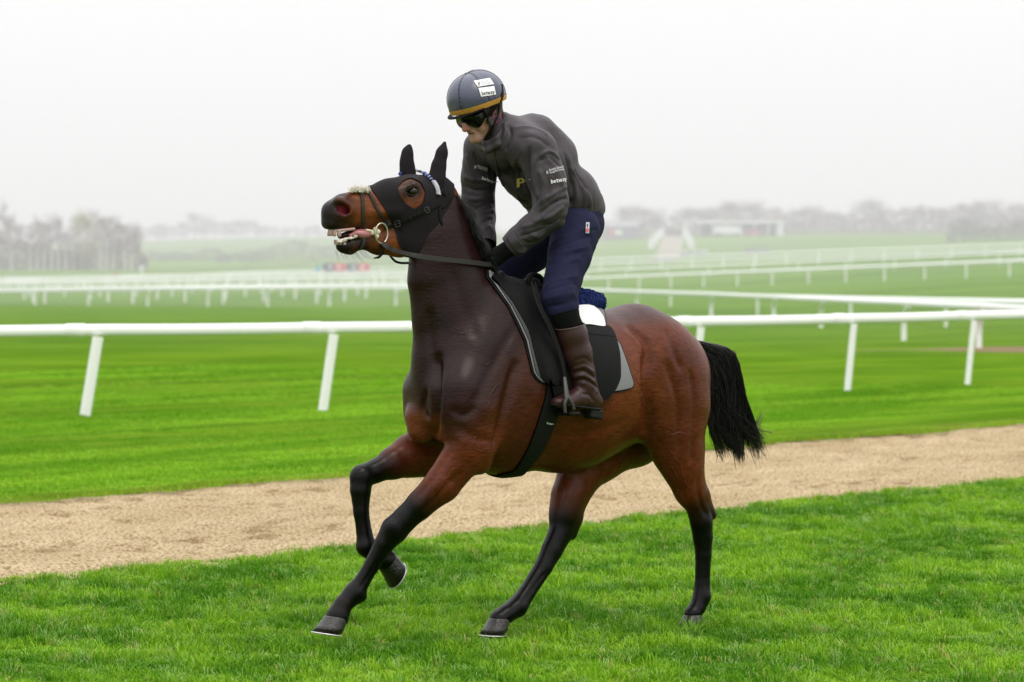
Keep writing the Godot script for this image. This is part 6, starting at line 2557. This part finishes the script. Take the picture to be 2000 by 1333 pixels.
func make_head(o: Node3D, base: Vector3) -> void:
	var b := Blob.new()
	b.lat = left
	b.blend = 0.02
	b.add(hl(-0.03, 0.03, 0), hl(0.01, 0.035, 0), 0.092, 0.09, 0.84)
	b.limb([[hl(0.03, 0.02, 0), 0.07, 0.95], [hl(0.038, -0.03, 0), 0.058, 1.0], [hl(0.048, -0.078, 0), 0.039, 1.0], [hl(0.066, -0.114, 0), 0.02, 1.1]])
	for s in [1.0, -1.0]:
		b.add(hl(-0.012, -0.05, 0.05 * s), hl(0.062, -0.113, 0.013 * s), 0.02, 0.017, 0.9)
		b.add(hl(-0.01, -0.01, 0.064 * s), hl(-0.012, -0.05, 0.054 * s), 0.023, 0.022, 0.8)
		b.add(hl(0.06, -0.026, 0.042 * s), hl(0.04, -0.03, 0.058 * s), 0.02, 0.016, 1.0)
		b.add(hl(0.078, 0.02, 0.026 * s), hl(0.066, 0.022, 0.045 * s), 0.017, 0.015)
		b.add(hl(0.07, -0.05, 0.03 * s), hl(0.055, -0.075, 0.036 * s), 0.017, 0.014)     # the cheek beside the mouth
		b.add(hl(0.102, -0.06, 0.012 * s), hl(0.092, -0.061, 0.0145 * s), 0.0098, 0.008, 1.0, 1.0, 0.012)
		b.add(hl(-0.012, 0.018, 0.079 * s), hl(-0.006, -0.022, 0.076 * s), 0.021, 0.012, 0.38, 0.5, 0.008)   # ear
	b.blend = 0.012
	b.limb([[hl(0.088, 0.006, 0), 0.0098, 1.0], [hl(0.104, -0.032, 0), 0.0115, 1.0], [hl(0.118, -0.055, 0), 0.0138, 1.05]])
	b.add(hl(0.089, -0.079, -0.017), hl(0.089, -0.079, 0.017), 0.0075, 0.0075)
	b.add(hl(0.095, -0.0775, -0.006), hl(0.095, -0.0775, 0.006), 0.0068, 0.0068)
	b.add(hl(0.0875, -0.0915, -0.013), hl(0.0875, -0.0915, 0.013), 0.0078, 0.0078)
	b.add(hl(0.083, -0.117, -0.008), hl(0.083, -0.117, 0.008), 0.017, 0.017, 1.0, 1.0, 0.02)
	b.carve(hl(0.1, -0.0855, -0.022), hl(0.1, -0.0855, 0.022), 0.0052, 0.0052, 1.0, 0.004)
	b.carve(hl(0.113, -0.069, 0.007), hl(0.105, -0.064, 0.007), 0.003, 0.003, 1.0, 0.003)
	b.carve(hl(0.113, -0.069, -0.007), hl(0.105, -0.064, -0.007), 0.003, 0.003, 1.0, 0.003)
	b.limb([[hl(-0.035, -0.04, 0), 0.058, 1.0], [hl(-0.06, -0.12, 0), 0.06, 1.05]], 0.03)
	var head := b.surface(0.0042)
	lap("head %d" % head.V.size())
	head.index()
	# a crease from the nose to the corner of the mouth
	for s in [1.0, -1.0]:
		var path := smooth_path([hl(0.097, -0.055, 0.02 * s), hl(0.087, -0.072, 0.03 * s), hl(0.076, -0.09, 0.034 * s)], 4)
		for i in path.size() - 1:
			head.press(path[i], path[i + 1], 0.006, -0.004)
	head.normals()
	head.fill(Color(0.36, 0.19, 0.135))
	var red := Color(0.4, 0.13, 0.115)
	head.dye(hl(0.116, -0.055, 0), hl(0.108, -0.035, 0), 0.022, 0.016, red, 0.5, 0.75)
	head.dye(hl(0.07, -0.035, 0.05), hl(0.06, -0.055, 0.045), 0.025, 0.02, red, 0.8, 0.3)
	head.dye(hl(-0.012, 0.018, 0.082), hl(-0.006, -0.022, 0.08), 0.03, 0.02, Color(0.45, 0.1, 0.1), 0.4, 0.9)
	head.dye(hl(0.093, -0.0795, -0.015), hl(0.093, -0.0795, 0.015), 0.006, 0.006, Color(0.3, 0.1, 0.09), 0.4, 0.8)
	head.dye(hl(0.09, -0.0915, -0.013), hl(0.09, -0.0915, 0.013), 0.0065, 0.0065, Color(0.33, 0.12, 0.1), 0.4, 0.8)
	head.dye(hl(0.094, -0.0855, -0.019), hl(0.094, -0.0855, 0.019), 0.005, 0.005, Color(0.1, 0.035, 0.035), 0.5, 0.95)
	head.dye(hl(0.07, -0.105, -0.03), hl(0.07, -0.105, 0.03), 0.03, 0.03, Color(0.25, 0.15, 0.115), 0.8, 0.35)
	head.dye(hl(0.0, -0.075, 0.06), hl(0.045, -0.1, 0.04), 0.03, 0.03, Color(0.25, 0.15, 0.115), 0.8, 0.35)
	var skin := tinted(0.5, 0.45)
	skin.subsurf_scatter_enabled = true
	skin.subsurf_scatter_strength = 0.12
	relief(skin, noise_tex(0.12, 256, 4, null, 81), 0.03, 26.0)
	put("body", head.mesh(base), skin, o)
	# hair at the nape, close cropped
	var hair := head.shell(within_nape(head), even(head.V.size(), 0.004), 0.002)
	hair.C = PackedColorArray()
	put("hair", hair.mesh(base), paint(lin(0.05, 0.035, 0.025), 0.8), o)
	# a patterned snood under the strap
	var snood := tinted(0.9, 0.1)
	var sm := PackedFloat32Array()
	sm.resize(head.V.size())
	for i in head.V.size():
		var q := head.V[i] - brow
		var f := q.dot(fwd)
		var u := q.dot(crown)
		sm[i] = minf(0.012 - f - 0.25 * (u + 0.03), minf(0.0 - u, (q - crown * u).length() - 0.03))
	var sh := head.shell(sm, even(head.V.size(), 0.0035), 0.002)
	var sn := FastNoiseLite.new()
	sn.seed = 5
	sn.frequency = 60.0
	for i in sh.V.size():
		sh.C[i] = Color(0.3, 0.1, 0.13) if sn.get_noise_3dv(sh.V[i]) > 0.05 else Color(0.07, 0.05, 0.07)
	put("snood", sh.mesh(base), snood, o)
	# ---- goggles
	var dark := paint(lin(0.004, 0.004, 0.004), 0.12, 0.3)
	var g := Blob.new()
	g.lat = fwd
	g.blend = 0.02
	g.limb([[hl(0.046, -0.008, 0.066), 0.03, 0.5], [hl(0.078, -0.021, 0.041), 0.041, 0.5], [hl(0.1, -0.008, 0.0), 0.03, 0.5], [hl(0.078, -0.021, -0.041), 0.041, 0.5], [hl(0.046, -0.008, -0.066), 0.03, 0.5]])
	var gl := put("goggles", g.surface(0.0042).mesh(base), dark, o)
	var s := st()
	var rim := []
	for k in 33:
		var t := TAU * k / 32.0
		var x := 0.078 * cos(t)
		var u := -0.014 + 0.04 * sin(t) + (0.016 * exp(-x * x * 2500.0) if sin(t) < 0.0 else 0.0)
		rim.append(hl(0.104 - 8.0 * x * x, u, x) - base)
	tube(s, rim, [0.0038], 6, false)
	put("frame", done(s), paint(lin(0.02, 0.02, 0.02), 0.35), gl)
	s = st()
	var line := []
	var outs := []
	for q in [[0.052, 0.0, 0.068], [0.02, 0.004, 0.082], [-0.02, 0.01, 0.085], [-0.06, 0.02, 0.072]]:
		line.append(hl(q[0], q[1], q[2]) - base)
		outs.append(left + fwd * q[0])
	strap(s, smooth_path(line, 4), smooth_path(outs, 4), 0.012, 0.003)
	put("strap", done(s), paint(lin(0.012, 0.012, 0.012), 0.7), gl)
	# second pair pushed up under the peak
	s = st()
	line = []
	outs = []
	for k in 13:
		var x := lerpf(-0.066, 0.066, k / 12.0)
		line.append(hl(0.107 - 8.0 * x * x, 0.03, x) - base)
		outs.append(fwd + left * x * 8.0)
	strap(s, line, outs, 0.015, 0.006)
	put("spare_goggles", done(s), dark, o)
	# ---- helmet
	var c := hl(0.0, 0.05, 0.0)
	var hb := Blob.new()
	hb.lat = left
	hb.add(c - fwd * 0.022, c + fwd * 0.022, 0.121, 0.119, 0.94)
	var dome := hb.surface(0.0055)
	var up := PackedFloat32Array()
	var band := PackedFloat32Array()
	up.resize(dome.V.size())
	band.resize(dome.V.size())
	for i in dome.V.size():
		var h := (dome.V[i] - c).dot(crown) - 0.06 * (dome.V[i] - c).dot(fwd)
		up[i] = h + 0.04
		band[i] = minf(h + 0.04, -0.018 - h)
	dome.index()
	# stitched seams of the silk cover, from the crown down
	for k in 6:
		var a := TAU * k / 6.0 + 0.35
		var prev := Vector3.ZERO
		for j in 12:
			var e := j / 11.0 * 1.75
			var p := c + crown * (0.12 * cos(e)) + (fwd * (cos(a) * 1.15) + left * sin(a)) * (0.12 * sin(e))
			if j > 0:
				dome.press(prev, p, 0.006, -0.0022)
			prev = p
	var nn := FastNoiseLite.new()
	nn.seed = 6
	nn.frequency = 14.0
	for i in dome.V.size():
		var h := (dome.V[i] - c).dot(crown)
		dome.V[i] += dome.N[i] * 0.0022 * nn.get_noise_3dv(dome.V[i]) * smoothstep(0.08, -0.02, h)
	dome.normals()
	var silk := paint(lin(0.042, 0.046, 0.085), 0.36, 0.5)
	silk.clearcoat_enabled = true
	silk.clearcoat = 0.35
	silk.clearcoat_roughness = 0.3
	var hm := put("helmet", dome.shell(up, even(dome.V.size(), 0.0), 0.006).mesh(base), silk, o)
	put("band", dome.shell(band, even(dome.V.size(), 0.0025), 0.0).mesh(base), paint(lin(0.42, 0.2, 0.03), 0.5), hm)
	# the seam threads
	s = st()
	for k in 6:
		var a := TAU * k / 6.0 + 0.35
		var pts := []
		for j in 14:
			var e := j / 13.0 * 1.72
			var dir := (crown * cos(e) + (fwd * (cos(a) * 1.15) + left * sin(a)) * sin(e)).normalized()
			pts.append(hb.hit(c + dir * 0.3, -dir, 0.0005) - base)
		tube(s, pts, [0.0011], 4, false)
	put("seam", done(s), paint(lin(0.012, 0.012, 0.02), 0.8), hm)
	# peak
	s = st()
	line = []
	outs = []
	for k in 15:
		var a := lerpf(-1.15, 1.15, k / 14.0)
		var r := 0.121
		line.append(c - crown * (0.034 + 0.006 * cos(a)) + (fwd * cos(a) * 1.17 + left * sin(a) * 0.93) * (r + 0.004) + fwd * 0.006 * cos(a) - base)
		outs.append(crown + fwd * 0.25)
	strap(s, line, outs, 0.011, 0.003)
	put("peak", done(s), paint(lin(0.006, 0.006, 0.007), 0.7, 0.2), hm)
	# harness with its padded cheek piece
	s = st()
	line = []
	outs = []
	for q in [[-0.085, 0.075, 0.092], [-0.055, 0.03, 0.108], [-0.02, 0.005, 0.102], [0.018, -0.02, 0.088], [0.03, -0.045, 0.075], [0.03, -0.062, 0.066]]:
		line.append(hl(q[0], q[1], q[2]) - base)
		outs.append(left)
	strap(s, smooth_path(line, 4), smooth_path(outs, 4), 0.010, 0.004)
	var harness := put("harness", done(s), leather, hm)
	s = st()
	box(s, Transform3D(Basis(fwd, (crown + fwd * -0.25).normalized(), left).orthonormalized(), hl(0.026, -0.047, 0.077) - base), Vector3(0.026, 0.062, 0.014), 0.006)
	put("cheek_pad", done(s), paint(lin(0.018, 0.018, 0.017), 0.6), harness)
	s = st()
	tube(s, smooth_path([hl(-0.045, 0.01, 0.09), hl(-0.03, -0.035, 0.082), hl(0.005, -0.075, 0.07), hl(0.03, -0.112, 0.045), hl(0.05, -0.128, 0.0), hl(0.03, -0.112, -0.045)], 4).map(func(p): return p - base), [0.005], 6)
	put("chin_strap", done(s), leather, harness)
	# its two white labels
	var white := paint(lin(0.78, 0.78, 0.8), 0.45)
	var ink := paint(lin(0.012, 0.012, 0.014), 0.5)
	var grey := paint(lin(0.16, 0.16, 0.18), 0.5)
	var p1 := patch(hm, "label", white, hb, v2([[925, 158], [957, 152], [965, 164], [933.5, 169.5]]), 0.0035)
	lettering(hm, "label_print", "BROWN", grey, hb, Vector2(939, 160.6), Vector2(954.5, 158), 3.6, 0.0045, false, true)
	lettering(hm, "label_print", "ADVISORY", grey, hb, Vector2(941, 164.8), Vector2(958.5, 161.6), 3.0, 0.0045, false, true)
	lettering(hm, "label_print", "B", ink, hb, Vector2(933, 164.5), Vector2(938, 163.6), 6.2, 0.0045, true, true)
	patch(hm, "label", white, hb, v2([[934.4, 172], [965.4, 168], [969, 184.6], [939.6, 188.8]]), 0.0035)
	lettering(hm, "label_print", "betway", ink, hb, Vector2(940.8, 183), Vector2(966.2, 179.6), 7.0, 0.0045)

func within_nape(head: Surf) -> PackedFloat32Array:
	var out := PackedFloat32Array()
	out.resize(head.V.size())
	for i in head.V.size():
		var q := head.V[i] - brow
		var f := q.dot(fwd)
		var u := q.dot(crown)
		out[i] = minf(-0.02 - f - 0.3 * u, u + 0.05)
	return out

func make_hands(o: Node3D, base: Vector3) -> void:
	var glove := grain(paint(lin(0.007, 0.007, 0.007), 0.8, 0.2), 0.06, 30.0)
	# left hand: knuckles forward, fingers closed round the rein, thumb along the top
	var b := Blob.new()
	b.lat = side
	b.blend = 0.016
	b.limb([[hp(1002, 484, 0.13), 0.037, 0.9], [hp(988, 489, 0.105), 0.035, 0.8], [hp(974, 499, 0.08), 0.039, 0.62], [hp(966, 507, 0.072), 0.036, 0.6]])
	b.blend = 0.006
	for i in 4:
		var k := hp(960 + 3.2 * i, 497 + 7.0 * i, 0.088 - 0.006 * i)
		var j := hp(953 + 3.4 * i, 506 + 7.2 * i, 0.068 - 0.004 * i)
		var t := hp(961 + 3.2 * i, 512 + 6.2 * i, 0.045)
		var r := [0.0105, 0.0108, 0.0102, 0.0088][i] as float
		b.limb([[k, r * 1.12], [j, r], [t, r * 0.88]])
	b.limb([[hp(978, 494, 0.075), 0.014], [hp(966, 492, 0.055), 0.0115], [hp(956, 498, 0.05), 0.0098]], 0.01)
	put("glove", b.surface(0.0036).mesh(base), glove, o)
	# right hand on the off side, the whip upright in it
	b = Blob.new()
	b.lat = side
	b.blend = 0.016
	b.limb([[hp(946, 474, -0.1), 0.035, 0.9], [hp(946, 487, -0.07), 0.035, 0.75], [hp(944, 499, -0.04), 0.037, 0.62]])
	b.blend = 0.006
	for i in 4:
		var k := hp(940 + 1.5 * i, 491 + 6.2 * i, -0.02)
		var j := hp(934 + 2.0 * i, 497 + 6.6 * i, 0.0)
		var t := hp(944 + 1.5 * i, 502 + 6.0 * i, 0.012)
		var r := [0.0105, 0.0108, 0.0102, 0.0088][i] as float
		b.limb([[k, r * 1.12], [j, r], [t, r * 0.88]])
	b.limb([[hp(951, 491, -0.03), 0.014], [hp(949, 484, -0.005), 0.0115], [hp(942, 482, 0.008), 0.0098]], 0.01)
	put("glove", b.surface(0.0036).mesh(base), glove, o)
	# the whip
	var w := thing("whip", "short black riding whip with a gold ringed grey knob in the rider's right hand", "whip", hp(941, 490, 0.0))
	var s := st()
	var dir := (hp(938, 466, 0.035) - hp(947, 520, -0.03)).normalized()
	var top := hp(938, 472, 0.03) - w.position
	tube(s, [top, top - dir * 0.12, top - dir * 0.2, top - dir * 0.62], [0.011, 0.011, 0.006, 0.003], 10)
	put("shaft", done(s), leather, w)
	s = st()
	tube(s, [top - dir * 0.008, top + dir * 0.002, top + dir * 0.018, top + dir * 0.028, top + dir * 0.031], [0.0165, 0.0178, 0.0175, 0.0135, 0.006], 16)
	put("knob", done(s), paint(lin(0.03, 0.03, 0.03), 0.6), w)
	s = st()
	tube(s, [top - dir * 0.02, top - dir * 0.012, top - dir * 0.002], [0.0135, 0.0182, 0.0182], 16)
	put("ring", done(s), brass, w)

func make_legs(o: Node3D, base: Vector3) -> void:
	var b := Blob.new()
	b.lat = side
	b.blend = 0.05
	b.add(hp(1120, 420), hp(1124, 436), 0.122, 0.12, 1.15)
	b.add(hp(1130, 436, 0.07), hp(1132, 442, 0.08), 0.1, 0.095)
	b.add(hp(1122, 436, -0.07), hp(1120, 440, -0.08), 0.105, 0.1)
	b.blend = 0.016
	b.limb([[hp(1124, 452, 0.13), 0.112, 0.95], [hp(1112, 500, 0.2), 0.098, 0.9], [hp(1099, 548, 0.26), 0.083, 0.88], [hp(1092, 582, 0.3), 0.079, 0.88]])
	b.limb([[hp(1092, 582, 0.3), 0.079, 0.88], [hp(1100, 606, 0.315), 0.069, 0.85], [hp(1110, 632, 0.32), 0.06, 0.85]])
	b.limb([[hp(1092, 452, -0.12), 0.11, 0.95], [hp(1040, 490, -0.2), 0.095, 0.9], [hp(1000, 522, -0.27), 0.08, 0.9], [hp(988, 545, -0.3), 0.075, 0.9]])
	b.limb([[hp(988, 545, -0.3), 0.075, 0.9], [hp(1000, 590, -0.33), 0.066, 0.85], [hp(1010, 622, -0.335), 0.06, 0.85]])
	var s := b.surface(0.0085)
	lap("breeches %d" % s.V.size())
	s.index()
	var eye := cam_frame.origin
	var on := func(px: float, py: float) -> Vector3:
		var dir := (at(px, py, 10.0) - eye).normalized()
		return b.hit(eye + dir * 13.0, dir)
	for fd in [
		[[1075, 480], [1110, 462], [1150, 445], 0.01, 0.006], [[1075, 492], [1110, 476], [1152, 462], 0.01, -0.006], [[1085, 500], [1120, 490], [1148, 482], 0.009, 0.004],
		[[1100, 450], [1140, 452], [1164, 448], 0.005, -0.005],
		[[1065, 560], [1090, 548], [1125, 540], 0.009, 0.005], [[1063, 572], [1090, 562], [1125, 556], 0.008, -0.005], [[1062, 585], [1085, 580], [1120, 574], 0.008, 0.005],
		[[1066, 600], [1090, 596], [1124, 588], 0.008, -0.006], [[1070, 540], [1095, 520], [1130, 505], 0.01, 0.004], [[1072, 522], [1096, 505], [1135, 492], 0.01, -0.004],
		[[1128, 470], [1118, 520], [1110, 570], 0.005, -0.003]]:
		var pts := []
		for q in fd.slice(0, fd.size() - 2):
			pts.append(on.call(q[0], q[1]))
		var path := smooth_path(pts, 5)
		s.press_line(path, fd[-2], fd[-1] * 1.15)
	var n := FastNoiseLite.new()
	n.seed = 27
	n.frequency = 10.0
	n.fractal_octaves = 3
	var mask := PackedFloat32Array()
	mask.resize(s.V.size())
	var k0 := hp(1104, 608, 0.315)
	var kd := (hp(1092, 582, 0.3) - hp(1110, 632, 0.32)).normalized() + Vector3(0, 0.4, 0)
	kd = kd.normalized()
	for i in s.V.size():
		var p := s.V[i]
		s.V[i] += s.N[i] * 0.004 * n.get_noise_3d(p.x, p.y, p.z)
		mask[i] = (p - k0).dot(kd) if side_of(p) > 0.05 else (p - hp(1006, 606, -0.33)).dot(Vector3.UP)
	s.normals()
	var navy := grain(paint(lin(0.0125, 0.013, 0.036), 0.75, 0.2), 0.05, 18.0)
	var lower := PackedFloat32Array()
	lower.resize(mask.size())
	for i in mask.size():
		lower[i] = 0.012 - mask[i]
	var br := put("breeches", s.shell(mask, even(mask.size(), 0.003), 0.003).mesh(base), navy, o)
	put("sock", s.shell(lower, even(mask.size(), 0.0), 0.002).mesh(base), cloth_black, o)
	patch(br, "maker_label", paint(lin(0.5, 0.5, 0.52), 0.6), b, v2([[1145, 434.5], [1151.5, 434.5], [1150.5, 455.5], [1144, 455.5]]), 0.009, 3)
	patch(br, "maker_label_print", paint(lin(0.4, 0.05, 0.05), 0.6), b, v2([[1145.3, 446], [1150.2, 446], [1149.6, 454], [1144.6, 454]]), 0.0105, 2)
	patch(br, "maker_label_print", paint(lin(0.03, 0.03, 0.06), 0.6), b, v2([[1146.6, 437], [1149.4, 437], [1148.9, 444], [1146.2, 444]]), 0.0105, 2)
	# boots
	var hide := grain(paint(lin(0.031, 0.0105, 0.0105), 0.34, 0.4), 0.04, 14.0)
	var sole := paint(lin(0.011, 0.011, 0.0105), 0.7, 0.3)
	for g in [1.0, -1.0]:
		var f := func(px: float, py: float, l: float) -> Vector3:
			if g > 0.0:
				return hp(px, py, l)
			return mirrored(hp(px + 38, py - 24, l))
		var t := Blob.new()
		t.lat = side
		t.blend = 0.013
		t.limb([[f.call(1110, 628, 0.325), 0.063, 0.9], [f.call(1119, 655, 0.328), 0.066, 0.9], [f.call(1129, 692, 0.33), 0.066, 0.88], [f.call(1138, 728, 0.33), 0.057, 0.88], [f.call(1143, 752, 0.33), 0.053, 0.88], [f.call(1150, 778, 0.33), 0.05, 0.88]])
		t.limb([[f.call(1152, 775, 0.33), 0.05, 0.8], [f.call(1130, 778, 0.332), 0.047, 0.85], [f.call(1106, 785, 0.335), 0.036, 1.1], [f.call(1088, 786, 0.335), 0.022, 1.6]])
		t.add(f.call(1163, 785, 0.33), f.call(1156, 795, 0.33), 0.035, 0.03, 0.95)
		var boot := t.surface(0.006)
		boot.index()
		if g > 0.0:
			var on2 := func(px: float, py: float) -> Vector3:
				var dir := (at(px, py, 10.0) - eye).normalized()
				return t.hit(eye + dir * 13.0, dir)
			for fd in [[[1118, 722], [1140, 716], [1158, 728], 0.007, 0.006], [[1118, 730], [1140, 725], [1160, 738], 0.006, -0.006], [[1119, 738], [1140, 734], [1162, 748], 0.006, 0.006], [[1120, 746], [1142, 742], [1165, 757], 0.006, -0.007], [[1118, 754], [1140, 750], [1166, 766], 0.007, 0.005], [[1135, 770], [1150, 772], [1160, 784], 0.007, -0.005], [[1122, 705], [1140, 700], [1154, 708], 0.008, -0.003], [[1150, 650], [1156, 690], [1158, 720], 0.004, -0.002]]:
				var pts := []
				for q in fd.slice(0, fd.size() - 2):
					pts.append(on2.call(q[0], q[1]))
				var path := smooth_path(pts, 5)
				boot.press_line(path, fd[-2], fd[-1])
		boot.normals()
		var bm := PackedFloat32Array()
		bm.resize(boot.V.size())
		var top: Vector3 = f.call(1113, 638, 0.325)
		var down: Vector3 = (f.call(1129, 692, 0.33) - f.call(1110, 628, 0.325)).normalized() + Vector3(-0.1, -0.15, 0)
		for i in boot.V.size():
			bm[i] = (boot.V[i] - top).dot(down)
		var bt := put("boot", boot.shell(bm, even(bm.size(), 0.001), 0.004).mesh(base), hide, o)
		# top edge, sole and heel
		var q := st()
		var pts := []
		var w := side - down.normalized() * side.dot(down.normalized())
		var v := down.normalized().cross(w.normalized())
		for k in 25:
			var a := TAU * k / 24.0
			var dir2 := (w.normalized() * cos(a) + v * sin(a)).normalized()
			pts.append(t.hit(top + dir2 * 0.2, -dir2, 0.002) - base)
		tube(q, pts, [0.0025], 5, false)
		put("top_edge", done(q), paint(lin(0.09, 0.05, 0.045), 0.5), bt)
		var so := Blob.new()
		so.lat = Vector3.UP
		so.blend = 0.01
		so.limb([[f.call(1158, 799, 0.33), 0.04, 0.24], [f.call(1128, 795, 0.333), 0.036, 0.22], [f.call(1104, 792, 0.335), 0.042, 0.2], [f.call(1090, 790, 0.335), 0.034, 0.2]])
		put("sole", so.surface(0.005).mesh(base), sole, bt)
		q = st()
		var hc: Vector3 = f.call(1159, 809, 0.33)
		box(q, Transform3D(Basis(-ahead.rotated(Vector3.UP, 0.0), Vector3.UP, side).orthonormalized() * Basis(Vector3.BACK, -0.16), hc - base), Vector3(0.07, 0.044, 0.068), 0.008)
		put("heel", done(q), sole, bt)

func lap(what: String) -> void:
	print("%6d ms  %s" % [Time.get_ticks_msec() - t_start, what])

func _ready() -> void:
	t_start = Time.get_ticks_msec()
	rng.seed = 7
	make_light()
	make_ground()
	lap("ground")
	make_trees()
	make_rails()
	make_far_things()
	lap("far")
	make_grass()
	lap("grass")
	make_horse()
	lap("horse")
	make_tack()
	lap("tack")
	make_rider()
	lap("rider")
